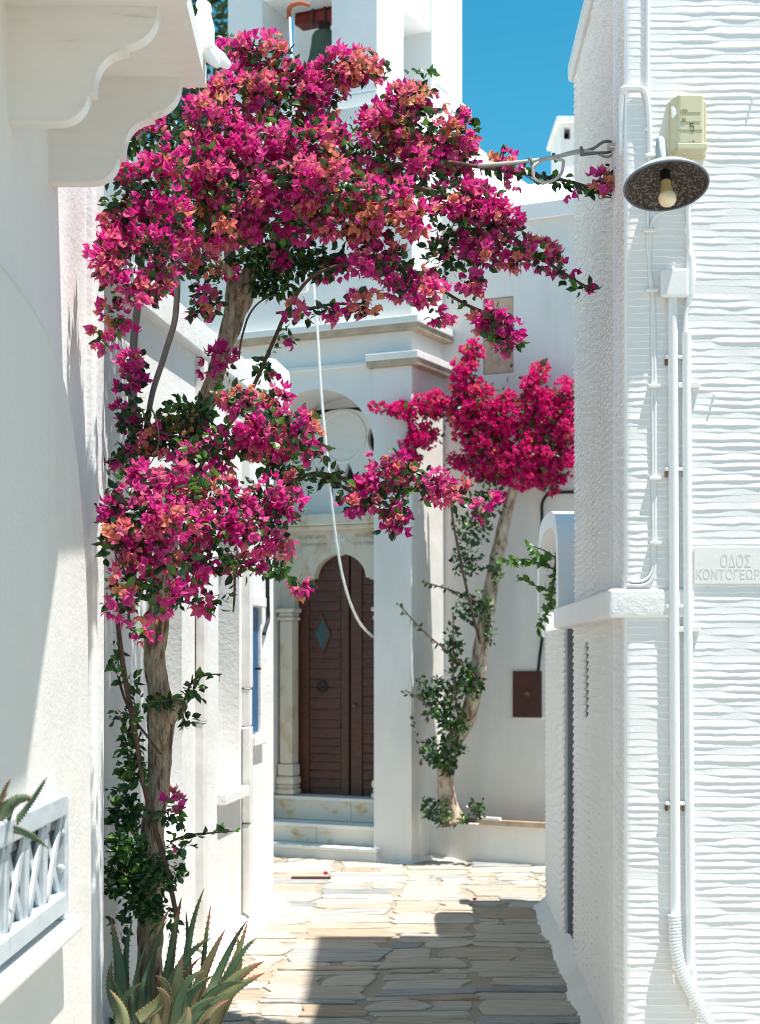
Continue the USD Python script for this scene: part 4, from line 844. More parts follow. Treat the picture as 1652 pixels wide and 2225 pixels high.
def toned(UV, bias=0.0):
    """uv.x runs along each leaf, uv.y is one random number per leaf (bracts of a flower differ a little)"""
    r = rng.uniform() * (1 - abs(bias)) + max(bias, 0); g = len(UV) // len(BUV) if len(UV) % len(BUV) == 0 and len(UV) > len(BUV) else 1
    w = np.repeat(np.clip(r + rng.uniform(-0.14, 0.14, g), 0, 1), len(UV) // g)
    return np.column_stack([UV[:, 0], w])

class Plant:
    def __init__(self): self.f, self.l, self.d, self.g = [], [], [], []; self.bias = 0.0
    def blob(self, px, py, rx, ry, D, flowers=1.0, leaves=1.0, dead=0.0, fs=0.0275, ls=0.040, fresh=0.0, thick=0.9):
        k = D / F; c = P(px, py, D); rad = np.array([rx * k, math.sqrt(rx * ry) * k * thick, ry * k]); area_ = math.pi * rad[0] * rad[2]
        def cloud(n, lo, hi):
            d = rng.normal(size=(n, 3)); d /= np.linalg.norm(d, axis=1, keepdims=True)
            r = rng.uniform(lo ** 2, hi ** 2, n) ** 0.5
            return c + d * rad * r[:, None], d
        nf = int(area_ / (fs * fs * 6.0) * flowers * 13 / 12 + rng.uniform())
        if nf:
            p, d = cloud(nf, 0.5, 0.98)
            m = 12; q = rng.normal(size=(nf * m, 3)); q /= np.linalg.norm(q, axis=1, keepdims=True); dd = np.repeat(d, m, 0)
            pp = np.repeat(p, m, 0) + q * fs * 1.9 * rng.uniform(0.2, 1, (nf * m, 1)) ** 0.5 * [1, 1, 0.85]
            ax = q * 0.9 + dd * 0.4 + np.array([0.05, -0.25, 0.05]) + rng.normal(0, 0.35, pp.shape) + np.where(dd[:, [2]] < -0.1, -0.7, 0.35) * UP
            self.f.append((pp, ax, fs * rng.uniform(0.8, 1.35, len(pp)), np.full(len(pp), self.bias)))
        nl = int(area_ / (ls * ls * 0.45) * leaves * 2.5)
        if nl:
            p, d = cloud(nl, 0.0, 1.06)
            ax = d * 0.7 + rng.normal(0, 0.7, p.shape) + [0, -0.1, -0.25]
            q = (p, ax, ls * rng.uniform(0.6, 1.25, nl)); fr = rng.uniform(size=nl) < fresh
            self.l.append(tuple(x[~fr] for x in q)); self.g.append(tuple(x[fr] for x in q))
        nd = int(area_ / (ls * ls * 0.5) * dead)
        if nd:
            p, d = cloud(nd, 0.3, 1.05); self.d.append((p, rng.normal(0, 0.5, p.shape) + [0, -0.1, -0.8], ls * rng.uniform(0.5, 1.0, nd)))
    def shoot(self, pts, D, n, ls=0.045, fresh=0.4, spread=0.6):
        q = resample([P(x, y, D) for x, y in pts], n); t = np.gradient(q, axis=0); t /= np.linalg.norm(t, axis=1, keepdims=True)
        ax = t * 0.5 + rng.normal(0, spread, q.shape) + [0, -0.15, -0.25]
        fr = rng.uniform(size=n) < fresh; s = ls * rng.uniform(0.6, 1.15, n)
        self.l.append((q[~fr], ax[~fr], s[~fr])); self.g.append((q[fr], ax[fr], s[fr]))
    def flowers_at(self, px, py, D, n, spread, fs=0.03):
        c = P(px, py, D); p = c + rng.normal(0, spread * D / F, (n, 3)); self.f.append((p, rng.normal(0, 0.6, p.shape) + [0, -0.5, -0.3], fs * rng.uniform(0.8, 1.3, n), np.zeros(n)))
    def build(self, root, nf_parts, nl_parts, bract, names=("blossom", "leaf")):
        for key, (V, Fc, UV), mt, nparts, nm, jit, al in (("f", (FV, FF, FUV), bract, nf_parts, names[0], 0.10, "z"), ("l", (LVT, LFT, LUV), M["leaf"], nl_parts, names[1], 0.10, "x"),
                                                       ("g", (LVT, LFT, LUV), M["leaf_fresh"], 0, "young", 0.1, "x"), ("d", (LVT, LFT, LUV), M["leaf_dead"], 0, "withered", 0.25, "x")):
            L = getattr(self, key)
            if not L: continue
            pos, ax, sc = (np.concatenate([x[i] for x in L]) for i in range(3))
            if not len(pos): continue
            W = place(V, Fc, UV, pos, ax, sc, jit, al); bi = np.concatenate([x[3] for x in L]) if key == "f" else np.zeros(len(pos))
            idx = np.argsort(pos[:, 1] - rng.uniform(0, 0.35, len(pos)))
            for i in idx[:nparts]:
                part(nm, trimesh.Trimesh(W[i], Fc, process=False), mt, root, uv=toned(UV, bi[i]))
            if len(idx) > nparts:
                m, uv = merge(W[idx[nparts:]], Fc, UV, bi[idx[nparts:]])
                part({"f": "blossoms", "l": "foliage", "g": "young_foliage", "d": "withered_foliage"}[key], m, mt, root, kind="stuff", uv=uv)

T1 = thing("bougainvillea", "large pink and orange bougainvillea with rough trunk, arching over the alley", "flowering tree")
pb = lambda pts, D, **k: tube([P(x, y, d) for (x, y, r), d in zip(pts, np.broadcast_to(D, len(pts)))], [r * d / F for (x, y, r), d in zip(pts, np.broadcast_to(D, len(pts)))], **k)
part("trunk", pb([(318, 2300, 34), (322, 2150, 30), (328, 1950, 27), (330, 1830, 26), (345, 1700, 24), (350, 1600, 27), (352, 1545, 34), (345, 1500, 25), (336, 1420, 24), (345, 1330, 25), (358, 1220, 24), (380, 1100, 22), (420, 950, 20), (460, 840, 19), (492, 740, 20), (512, 675, 25), (522, 635, 32), (520, 600, 26)], 6.6, n=40, rings=260, bark=0.16, seed=2), M["bark"], T1, smooth=True)
part("cut_stub", pb([(360, 1560, 20), (382, 1540, 19), (398, 1528, 15), (402, 1524, 6)], 6.57, n=18, rings=30, bark=0.25, seed=4), M["bark"], T1, smooth=True)
for pts, D, mt in (([(520, 640, 22), (505, 590, 15), (495, 520, 12), (450, 430, 9), (420, 330, 6)], 6.58, "bark"), ([(524, 640, 24), (545, 590, 18), (575, 550, 16), (640, 500, 12), (740, 430, 8), (860, 360, 6), (980, 330, 3)], 6.55, "bark"),
                   ([(530, 620, 12), (560, 500, 10), (560, 380, 8), (600, 250, 5), (620, 140, 3)], 6.6, "bark"), ([(505, 600, 10), (440, 530, 8), (350, 470, 6), (270, 440, 4)], 6.4, "bark"),
                   ([(384, 500, 7), (386, 600, 7), (382, 680, 7), (358, 770, 7), (330, 860, 6.5), (318, 930, 6), (306, 1010, 5)], 6.4, "pole"), ([(312, 500, 7), (302, 640, 8), (290, 760, 9), (288, 880, 10), (292, 1040, 12)], 6.55, "pole"),
                   ([(400, 1080, 4.5), (470, 960, 4.5), (530, 880, 4.5), (560, 820, 4.5), (595, 740, 4.5), (632, 660, 4.5), (680, 600, 4), (740, 575, 3.5), (830, 560, 3)], 6.3, "twig"),
                   ([(600, 680, 3), (660, 672, 3), (740, 660, 3), (800, 660, 2)], 6.3, "twig"), ([(480, 1090, 6), (560, 1080, 6), (620, 1055, 6), (690, 1030, 6), (745, 1040, 5), (800, 1060, 5), (900, 1065, 4), (1060, 1095, 3)], 6.25, "twig"),
                   ([(690, 1030, 4), (740, 1055, 4), (800, 1095, 3), (850, 1140, 3)], 6.25, "twig"), ([(800, 560, 5), (900, 590, 4), (960, 630, 3.5), (1010, 660, 3.5), (1070, 690, 3), (1110, 770, 2)], 6.3, "twig"),
                   ([(860, 400, 6), (980, 430, 5), (1060, 480, 4), (1150, 540, 4), (1220, 590, 3), (1285, 628, 2)], 6.3, "twig"), ([(960, 350, 5), (1060, 365, 4), (1160, 380, 4), (1240, 395, 3.5), (1330, 425, 2)], 6.35, "twig"),
                   ([(255, 1340, 5), (268, 1450, 6), (292, 1580, 6), (312, 1700, 6), (335, 1790, 6), (360, 1880, 6), (385, 2000, 5)], 6.35, "twig"), ([(258, 1470, 3), (290, 1560, 3), (320, 1600, 3), (350, 1640, 3)], 6.4, "twig"),
                   ([(520, 780, 2.5), (535, 700, 2.5), (560, 660, 2), (600, 640, 2)], 6.3, "twig"), ([(510, 1220, 3), (510, 1280, 3), (507, 1330, 2)], 6.2, "twig"), ([(395, 1560, 3), (405, 1510, 3), (425, 1475, 2.5), (475, 1465, 1.5)], 6.4, "twig"),
                   ([(370, 1830, 3), (410, 1815, 2.5), (460, 1810, 2), (508, 1806, 1.5)], 6.35, "twig"), ([(240, 890, 2), (300, 885, 2), (330, 930, 2), (420, 950, 2)], 6.2, "twig"), ([(620, 120, 2), (640, 95, 1.5)], 6.5, "twig"),
                   ([(325, 880, 2), (345, 960, 1.6), (325, 1010, 1.3)], 6.1, "twig")):
    part("branch", pb(pts, D, n=8 if mt != "bark" else 14, rings=len(pts) * 8, bark=0.1 if mt == "bark" else 0), M[mt], T1, smooth=True)
B = Plant()
top = [(505, 112, 48, 34, 6.5), (585, 120, 50, 34, 6.5), (600, 170, 75, 40, 6.45), (545, 215, 70, 55, 6.4), (640, 235, 75, 55, 6.5), (745, 150, 62, 38, 6.5), (800, 140, 48, 26, 6.5), (700, 190, 50, 45, 6.6), (470, 205, 50, 50, 6.3), (455, 265, 60, 50, 6.2),
       (880, 215, 48, 26, 6.4), (925, 205, 30, 20, 6.4), (850, 265, 70, 45, 6.4), (930, 290, 75, 50, 6.4), (985, 300, 42, 50, 6.45), (1000, 360, 48, 40, 6.45), (905, 365, 90, 50, 6.4), (780, 310, 80, 50, 6.4), (700, 320, 80, 55, 6.3), (590, 320, 90, 55, 6.25),
       (500, 330, 75, 50, 6.2), (410, 345, 85, 45, 6.1), (340, 385, 75, 45, 6.05), (275, 400, 40, 40, 6.0), (265, 460, 38, 45, 6.0), (330, 460, 75, 50, 6.05), (420, 430, 85, 50, 6.1), (520, 420, 85, 50, 6.15), (620, 400, 85, 50, 6.15), (720, 410, 85, 50, 6.1),
       (820, 430, 80, 50, 6.15), (890, 470, 55, 40, 6.2), (770, 490, 85, 40, 6.2), (660, 480, 85, 42, 6.2), (560, 500, 60, 30, 6.3), (480, 500, 65, 35, 6.2), (390, 520, 75, 42, 6.1), (300, 530, 70, 45, 6.0), (245, 560, 38, 45, 5.95), (270, 620, 40, 42, 5.95),
       (330, 640, 22, 32, 6.0), (250, 690, 26, 34, 5.95), (232, 735, 24, 16, 5.95), (345, 590, 50, 25, 6.05), (420, 575, 35, 25, 6.2),
       (820, 560, 48, 40, 6.2), (870, 590, 55, 42, 6.2), (915, 630, 40, 34, 6.2), (945, 680, 20, 26, 6.2), (985, 430, 60, 45, 6.3), (1040, 440, 45, 35, 6.3), (1070, 490, 55, 40, 6.3), (1110, 540, 48, 34, 6.3), (1040, 560, 30, 40, 6.3), (1025, 610, 26, 34, 6.3),
       (1165, 555, 40, 28, 6.3), (1205, 585, 26, 18, 6.3), (1065, 690, 34, 26, 6.25), (1085, 730, 38, 36, 6.25), (1120, 745, 22, 18, 6.25)]
for i, (x, y, rx, ry, D) in enumerate(top): B.blob(x, y, rx, ry, D - (0.3 if x < 360 else 0), 1.0, 0.75, fresh=0.22)
for x, y, rx, ry, D, fl, lv in ((1090, 350, 30, 12, 6.35, .7, .9), (1150, 365, 35, 14, 6.35, .4, 1.2), (1215, 392, 35, 14, 6.35, .25, 1.2), (1265, 410, 25, 12, 6.35, .3, 1.0), (1320, 400, 22, 42, 6.3, 1.3, .6), (1270, 625, 18, 9, 6.3, .5, 1.2), (1240, 608, 16, 10, 6.3, .3, 1.2),
                              (470, 570, 45, 30, 6.45, .1, 1.6), (600, 560, 80, 42, 6.5, .1, 3.0), (700, 570, 60, 35, 6.5, .3, 2.4), (590, 620, 55, 24, 6.5, .1, 2.6), (450, 640, 32, 40, 6.4, .5, 1.5), (425, 680, 18, 18, 6.35, .6, 1.0),
                              (790, 660, 35, 24, 6.25, .8, 1.0), (715, 675, 40, 16, 6.25, .6, 1.2), (655, 685, 26, 14, 6.25, .8, 1.0), (625, 735, 16, 18, 6.3, .4, 1.3), (575, 800, 16, 26, 6.3, .5, 1.3),
                              (1000, 500, 60, 60, 6.4, .2, 1.0), (960, 560, 40, 50, 6.4, .2, .9), (300, 300, 40, 40, 6.4, .1, 1.6), (370, 280, 60, 50, 6.5, .15, 1.5), (820, 380, 150, 80, 6.7, .1, 1.2), (560, 420, 200, 110, 6.75, .1, 1.3), (370, 480, 120, 70, 6.6, .1, 1.3),
                              (475, 790, 24, 34, 6.4, 1.2, .5), (300, 800, 26, 30, 6.35, .8, 1.0), (280, 850, 24, 34, 6.3, .9, .9), (285, 920, 30, 40, 6.3, .7, 1.3), (270, 985, 26, 30, 6.3, .5, 1.5), (310, 960, 30, 40, 6.35, .5, 1.6)): B.blob(x, y, rx, ry, D, fl, lv, fresh=0.15)
low = [(500, 850, 42, 28, 6.2), (540, 880, 40, 30, 6.2), (600, 860, 22, 20, 6.25), (585, 930, 55, 40, 6.15), (650, 915, 34, 30, 6.2), (655, 970, 42, 36, 6.15), (520, 960, 70, 45, 6.2), (440, 990, 60, 40, 6.2), (690, 980, 24, 24, 6.2),
       (290, 1050, 60, 34, 6.0), (380, 1060, 65, 38, 6.0), (470, 1070, 65, 36, 6.0), (555, 1080, 60, 34, 6.05), (610, 1110, 48, 34, 6.05), (260, 1115, 52, 42, 5.95), (340, 1130, 75, 45, 5.95), (440, 1140, 75, 45, 5.95), (540, 1140, 60, 36, 6.0), (265, 1190, 58, 40, 5.95),
       (350, 1200, 75, 42, 5.95), (455, 1200, 60, 38, 6.0), (290, 1260, 60, 38, 5.95), (265, 1310, 40, 30, 5.95), (330, 1300, 45, 34, 5.95), (410, 1230, 50, 32, 6.0), (575, 1160, 40, 26, 6.05), (620, 1180, 26, 18, 6.05)]
for x, y, rx, ry, D in low: B.blob(x, y, rx, ry, D - (0.45 if x < 380 else 0.25), 0.85, 1.0, fresh=0.22)
for x, y, rx, ry, D, fl, lv, dd in ((400, 900, 58, 34, 6.25, .05, 1.6, 1.3), (400, 960, 70, 45, 6.3, .15, 2.2, 1.0), (430, 900, 40, 30, 6.5, 0, 3, 0), (330, 925, 22, 20, 6.25, .1, .2, .7), (640, 1040, 40, 40, 6.2, .2, 1.6, 0), (600, 1000, 40, 30, 6.2, .4, 1.4, 0), (720, 1040, 28, 22, 6.25, .2, 1.4, 0), (790, 1075, 52, 34, 6.2, .7, 1.2, 0), (760, 1100, 30, 18, 6.2, .8, .8, 0),
                                (850, 1040, 52, 34, 6.2, 1., .9, 0), (855, 1100, 45, 34, 6.2, .7, 1.2, 0), (855, 1148, 30, 22, 6.2, .9, .7, 0), (880, 1000, 28, 20, 6.2, .9, .6, 0), (930, 1050, 45, 34, 6.2, .9, 1., 0), (990, 1070, 35, 26, 6.2, .8, .9, 0), (1045, 1095, 36, 20, 6.2, 1., .6, 0),
                                (520, 1230, 60, 22, 6.05, .4, 1.3, 0), (590, 1240, 40, 14, 6.1, .2, 1.4, 0), (655, 1262, 20, 18, 6.1, 1.3, .3, 0), (450, 1310, 40, 20, 6.05, 1., 1., 0), (390, 1290, 40, 34, 6.3, .2, 1.6, 0), (490, 1290, 22, 12, 6.05, 1., .7, 0), (300, 1370, 24, 20, 6.2, .6, 1., 0),
                                (250, 1430, 18, 26, 6.4, .1, 1.3, .1), (280, 1480, 28, 20, 6.4, .1, 1.0, .1), (255, 1560, 16, 16, 6.4, .1, 1.2, 0), (345, 1520, 40, 16, 6.48, 0, 1.6, .2), (400, 1555, 20, 24, 6.45, 0, 1.4, .2), (425, 1500, 20, 20, 6.4, 0, 1.2, 0),
                                (280, 1620, 26, 30, 6.4, .06, 2.2, 0), (290, 1680, 32, 32, 6.42, .01, 3, 0), (250, 1720, 16, 20, 6.35, 0, 2.0, 0), (275, 1770, 36, 42, 6.45, 0, 3.2, 0), (275, 1840, 42, 42, 6.35, 0.01, 3.2, 0), (265, 1910, 40, 42, 6.35, .01, 3.2, 0), (330, 1900, 44, 46, 6.35, .01, 3.2, 0), (310, 1960, 40, 42, 6.4, .01, 2.6, 0), (285, 1560, 18, 26, 6.4, 0, 2, 0),
                                (370, 1770, 36, 30, 6.35, .08, 1.1, 0), (395, 1830, 30, 30, 6.35, .05, 1.0, 0), (380, 1890, 24, 34, 6.35, 0, 1.2, 0), (360, 2000, 26, 50, 6.42, 0, 1.0, 0), (260, 2010, 20, 30, 6.4, 0, 1., 0)):
    B.blob(x, y, rx, ry, D, fl, lv, dd, fresh=0.25)
for pts, D, n in (([(400, 1530), (420, 1480), (475, 1465)], 6.4, 22), ([(390, 1830), (440, 1812), (508, 1806)], 6.35, 16), ([(1180, 575), (1240, 605), (1285, 630)], 6.3, 14), ([(1040, 365), (1160, 385), (1300, 420)], 6.35, 46), ([(560, 1235), (620, 1250), (660, 1270)], 6.1, 22), ([(540, 880), (575, 800), (640, 660)], 6.3, 26), ([(880, 150), (935, 150), (940, 160)], 6.4, 8),
                  ([(880, 220), (920, 175), (938, 150)], 6.4, 14), ([(1000, 290), (1030, 255), (1036, 275)], 6.45, 14), ([(520, 130), (560, 100), (605, 80)], 6.5, 16), ([(940, 620), (1000, 655), (1050, 690)], 6.3, 16), ([(430, 640), (415, 610), (410, 580)], 6.4, 12), ([(255, 1380), (290, 1560), (330, 1760)], 6.35, 30)):
    B.shoot(pts, D, n)
for x, y, D, n, s in ((1285, 628, 6.3, 2, 3), (1250, 590, 6.3, 2, 4), (630, 740, 6.3, 2, 4), (590, 815, 6.3, 3, 6), (806, 985, 6.2, 1, 2), (480, 120, 6.4, 5, 14), (1075, 345, 6.35, 2, 5), (1128, 355, 6.3, 3, 5), (1240, 430, 6.3, 2, 5), (385, 1840, 6.33, 1, 2), (1110, 400, 6.35, 3, 8)):
    B.flowers_at(x, y, D, n, s)
B.bias = 0.66
for x, y, rx, ry, D, fl in ((640, 370, 40, 20, 6.08, .8), (720, 370, 45, 22, 6.05, .8), (845, 440, 34, 22, 6.1, .7), (780, 140, 40, 20, 6.45, .8), (830, 160, 24, 16, 6.45, .7), (460, 300, 28, 24, 6.15, .6), (560, 385, 24, 36, 6.15, .8), (230, 575, 30, 34, 5.62, .9),
                            (300, 560, 40, 34, 5.7, .6), (790, 650, 28, 20, 6.2, .8), (880, 210, 40, 18, 6.3, .7), (640, 940, 36, 30, 6.1, 1.0), (600, 970, 34, 24, 6.1, .9), (560, 920, 40, 24, 6.1, .5), (265, 1180, 36, 34, 5.42, .8), (370, 1140, 44, 26, 5.45, .7), (300, 1080, 34, 18, 5.5, .6), (330, 1230, 36, 26, 5.45, .5),
                            (960, 1050, 28, 22, 6.15, .8), (900, 1010, 18, 14, 6.15, .7), (1000, 1085, 24, 16, 6.15, .7), (1085, 700, 24, 20, 6.2, .5), (480, 480, 30, 22, 6.05, .5), (700, 470, 36, 20, 6.05, .4)): B.blob(x, y, rx, ry, D, fl, 0.15)
B.bias = 0.0
B.build(T1, 290, 200, M["bract"])

T2 = thing("bougainvillea", "smaller crimson bougainvillea trained up the far shaded wall beside the church", "flowering tree")
part("trunk", pb([(985, 1790, 30), (975, 1745, 20), (968, 1690, 18), (982, 1620, 20), (1010, 1570, 19), (1030, 1510, 17), (1042, 1430, 17), (1055, 1350, 17), (1068, 1270, 16), (1085, 1190, 15), (1100, 1120, 13), (1115, 1060, 11), (1120, 1000, 8)], 12.05, n=22, rings=120, bark=0.16, seed=8), M["bark_pale"], T2, smooth=True)
for pts, D, mt in (([(1115, 1060, 8), (1060, 980, 6), (1000, 900, 5), (1020, 800, 3)], [12.05, 12.2, 12.25, 12.2], "bark_pale"), ([(1120, 1040, 8), (1160, 960, 6), (1200, 880, 4)], [12.05, 12.2, 12.25], "bark_pale"), ([(1045, 1400, 3), (1010, 1260, 3), (985, 1130, 3), (980, 1090, 2.5)], 11.9, "twig"),
                   ([(1040, 1480, 2.5), (990, 1430, 2), (930, 1380, 2), (870, 1315, 1.5)], 11.9, "twig"), ([(1060, 1320, 2.5), (1000, 1290, 2), (920, 1265, 1.5)], 11.9, "twig"), ([(985, 1600, 2.5), (940, 1540, 2), (880, 1500, 1.5)], 11.9, "twig"), ([(1000, 1580, 2.5), (985, 1450, 2), (985, 1330, 1.5)], 11.9, "twig")):
    part("branch", pb(pts, D, n=8, rings=len(pts) * 7), M[mt], T2, smooth=True)
C = Plant()
fs2, ls2 = 0.028, 0.045
for x, y, rx, ry in ((1010, 830, 30, 45), (1028, 765, 18, 24), (1000, 890, 55, 40), (940, 880, 40, 26), (835, 885, 28, 10), (880, 895, 30, 18), (920, 945, 42, 26), (895, 985, 26, 20), (1050, 880, 55, 50), (1050, 950, 65, 45), (1110, 900, 50, 45), (1165, 850, 30, 40), (1175, 800, 12, 14), (1190, 900, 45, 45), (1225, 860, 26, 34), (1225, 920, 26, 40), (1120, 970, 65, 40), (1190, 970, 50, 40), (1060, 1010, 55, 34), (1130, 1030, 60, 30), (1200, 1010, 34, 40), (1190, 1050, 24, 18), (990, 1000, 20, 14), (1230, 990, 20, 30)):
    C.blob(x, y, rx, ry, 12.02, 1.7, 0.5, fs=fs2, ls=ls2, fresh=0.3)
for x, y, rx, ry, fl, lv in ((1062, 1085, 34, 34, 0.03, 1.1), (1030, 1150, 40, 34, 0.03, .9), (1012, 1220, 34, 34, 0, .8), (1078, 1235, 12, 30, 0, .9), (1030, 1320, 40, 34, 0.03, 1.0), (1062, 1375, 12, 34, 0, .9), (1010, 1480, 40, 45, 0.03, 1.2), (960, 1530, 45, 36, 0.03, 1.2), (985, 1570, 36, 30, 0, 1.1), (960, 1630, 40, 30, 0.03, 1.1), (930, 1640, 20, 18, 0, .8), (1000, 1620, 20, 16, .05, 1.), (970, 1660, 24, 22, 0, 1.1), (945, 1760, 28, 24, 0, 1.2), (1035, 1760, 18, 22, 0, 1.1), (985, 1780, 40, 12, 0, .8), (940, 1490, 36, 20, 0, 1.), (985, 1400, 20, 40, 0, .9)):
    C.blob(x, y, rx, ry, 11.95, fl, lv * 1.3, fs=fs2, ls=ls2, fresh=0.15)
for pts, n in (([(1040, 1470), (990, 1430), (930, 1380), (865, 1315)], 40), ([(1060, 1310), (1000, 1290), (918, 1262)], 34), ([(990, 1580), (940, 1530), (875, 1505)], 34), ([(1000, 1560), (985, 1450), (985, 1330)], 30), ([(1050, 1240), (1010, 1200), (1000, 1160)], 24), ([(925, 1650), (905, 1600), (900, 1560)], 14), ([(1040, 1770), (1050, 1740)], 10), ([(930, 1760), (918, 1735)], 10), ([(985, 1130), (1050, 1110)], 20), ([(1175, 790), (1185, 780)], 5), ([(1100, 830), (1110, 800)], 6)):
    C.shoot(pts, 11.95, n, ls=ls2, fresh=0.1)
C.build(T2, 0, 0, M["bract_far"])

T3 = thing("climbing_plant", "fresh green leafy shoots hanging beside the arched hood", "plant")
for pts in ([(1215, 1240, 2), (1180, 1228, 2), (1140, 1215, 1.5), (1095, 1220, 1)], [(1212, 1290, 2), (1170, 1275, 1.5), (1130, 1255, 1)], [(1208, 1200, 2), (1200, 1290, 2), (1185, 1340, 1.5), (1168, 1365, 1)], [(1210, 1215, 2), (1180, 1195, 1.5), (1150, 1185, 1)]):
    part("stem", pb(pts, 8.75, n=6, rings=len(pts) * 6), M["twig"], T3, smooth=True)
Gp = Plant()
for pts, n in (([(1200, 1235), (1150, 1218), (1092, 1220)], 46), ([(1205, 1290), (1165, 1272), (1128, 1252)], 20), ([(1200, 1220), (1165, 1195), (1148, 1183)], 26), ([(1205, 1230), (1200, 1290), (1185, 1335), (1168, 1365)], 44)): Gp.shoot(pts, 8.75, n, ls=0.05, fresh=1.0)
pos, ax, sc = (np.concatenate([x[i] for x in Gp.g]) for i in range(3))
Wl = place(LVT, LFT, LUV, pos, ax, sc, 0.1, "x")
for i in range(len(Wl)): part("leaf", trimesh.Trimesh(Wl[i], LFT, process=False), M["leaf_fresh"], T3, uv=toned(LUV))

# aloes
def aloe_leaf(base, az, el0, el1, L, w, roll=0.0, kinks=None):
    n = 16; t = np.linspace(0, 1, n)
    el = np.radians(el0 + (el1 - el0) * t ** 1.4); h = np.array([math.cos(az), math.sin(az), 0])
    dirs = np.cos(el)[:, None] * h + np.sin(el)[:, None] * UP
    c = base + np.vstack([[0, 0, 0], np.cumsum(dirs[:-1] * (L / (n - 1)), axis=0)])
    side = np.cross(h, UP); side = side * math.cos(roll) + UP * math.sin(roll) * 0.6; side /= np.linalg.norm(side)
    nrm = np.cross(side, dirs); nrm /= np.linalg.norm(nrm, axis=1, keepdims=True)
    W = w * np.where(t < 0.12, 0.86 + t * 1.2, 1.0) * (1 - t ** 1.9) ** 0.85 + 0.0012; T = W * 0.42
    prof = [(-1, 0.16), (-0.55, -0.10), (0, -0.2), (0.55, -0.10), (1, 0.16), (0.6, -0.62), (0, -0.95), (-0.6, -0.62)]
    k = len(prof); v = np.array([[c[i] + side * W[i] * a + nrm[i] * T[i] * b for a, b in prof] for i in range(n)]).reshape(-1, 3)
    uv = np.repeat(t, k); f = []
    for i in range(n - 1):
        for j in range(k):
            a, b = i * k + j, i * k + (j + 1) % k; f += [[a, b, b + k], [a, b + k, a + k]]
    # thorns along both margins
    tv, tfc, tu = [], [], []
    for s_, j in ((-1, 0), (1, 4)):
        for tt in np.arange(0.06, 0.95, 0.055):
            i = min(int(tt * (n - 1)), n - 2); q = tt * (n - 1) - i
            p = (c[i] * (1 - q) + c[i + 1] * q) + side * s_ * (W[i] * (1 - q) + W[i + 1] * q) * 0.98 + nrm[i] * T[i] * 0.16
            e = 0.0032 + 0.002 * (1 - tt); b0 = len(v) + len(tv)
            tv += [p - dirs[i] * e, p + dirs[i] * e, p + nrm[i] * e * 0.7 - side * s_ * e, p + side * s_ * e * 1.7 + dirs[i] * e * 0.8]; tu += [min(1, tt + 0.1)] * 4
            tfc += [[b0, b0 + 1, b0 + 3], [b0 + 1, b0 + 2, b0 + 3], [b0 + 2, b0, b0 + 3]]
    m = trimesh.Trimesh(np.vstack([v, tv]), np.vstack([f, tfc]), process=False)
    return m, np.column_stack([np.r_[uv, tu], np.r_[uv, tu] * 0])
A1 = thing("aloe_plant", "large clump of thorny grey green aloe at the foot of the trunk", "plant")
def leaf_to(root, px0, py0, px1, py1, D0, D1, w, bend, mt, lean=0.0, curl=0.55):
    """aloe blade from a point near the ground to a tip, sagging by bend"""
    a, b = P(px0, py0, D0), P(px1, py1, D1); n = 16; t = np.linspace(0, 1, n)[:, None]
    ctrl = (a + b) / 2 + UP * bend + np.array([lean, 0, 0])
    c = (1 - t) ** 2 * a + 2 * t * (1 - t) * ctrl + t ** 2 * b
    q = rng.normal(0, 1, 3) * [0.05, 0.03, 0.02] * curl; c = c + q * np.sin(t * math.pi) + curl * np.array([rng.normal(0.02, 0.02), rng.normal(-0.01, 0.02), -abs(rng.normal(0, 0.03))]) * t ** 4
    dirs = np.gradient(c, axis=0); dirs /= np.linalg.norm(dirs, axis=1, keepdims=True)
    L = np.linalg.norm(np.diff(c, axis=0), axis=1).sum()
    view = np.array([rng.normal(0, 0.35), -1.0, rng.normal(0.25, 0.2)])
    side = np.cross(dirs, view); side /= np.linalg.norm(side, axis=1, keepdims=True); nrm = np.cross(side, dirs)
    t = t[:, 0]; W = w * np.where(t < 0.12, 0.88 + t, 1.0) * (1 - t ** 1.7) ** 0.9 + 0.0012; T = W * 0.45
    prof = [(-1, 0.16), (-0.55, -0.12), (0, -0.22), (0.55, -0.12), (1, 0.16), (0.6, -0.62), (0, -0.95), (-0.6, -0.62)]
    sgn = 1.0 if rng.uniform() < 0.5 else -1.0; k = 8
    v = np.array([[c[i] + side[i] * W[i] * p + nrm[i] * sgn * T[i] * q for p, q in prof] for i in range(n)]).reshape(-1, 3); f = []
    for i in range(n - 1):
        for j in range(k):
            x, y = i * k + j, i * k + (j + 1) % k; f += [[x, y, y + k], [x, y + k, x + k]]
    tv, tfc, tu = [], [], []
    for s_ in (-1, 1):
        for tt in np.arange(0.05, 0.93, 0.05):
            i = min(int(tt * (n - 1)), n - 2); q = tt * (n - 1) - i
            p = (c[i] * (1 - q) + c[i + 1] * q) + side[i] * s_ * (W[i] * (1 - q) + W[i + 1] * q) * 0.97 + nrm[i] * sgn * T[i] * 0.16
            e = 0.0035; b0 = len(v) + len(tv)
            tv += [p - dirs[i] * e, p + dirs[i] * e, p + nrm[i] * e * 0.7 - side[i] * s_ * e, p + side[i] * s_ * e * 1.7 + dirs[i] * e * 0.8]; tu += [0.9] * 4
            tfc += [[b0, b0 + 1, b0 + 3], [b0 + 1, b0 + 2, b0 + 3], [b0 + 2, b0, b0 + 3]]
    m = trimesh.Trimesh(np.vstack([v, tv]), np.vstack([f, tfc]), process=True) if False else trimesh.Trimesh(np.vstack([v, tv]), np.vstack([f, tfc]), process=False)
    u = np.r_[np.repeat(t, k), tu]
    part("leaf", m, mt, root, smooth=True, uv=np.column_stack([u, 0 * u]))
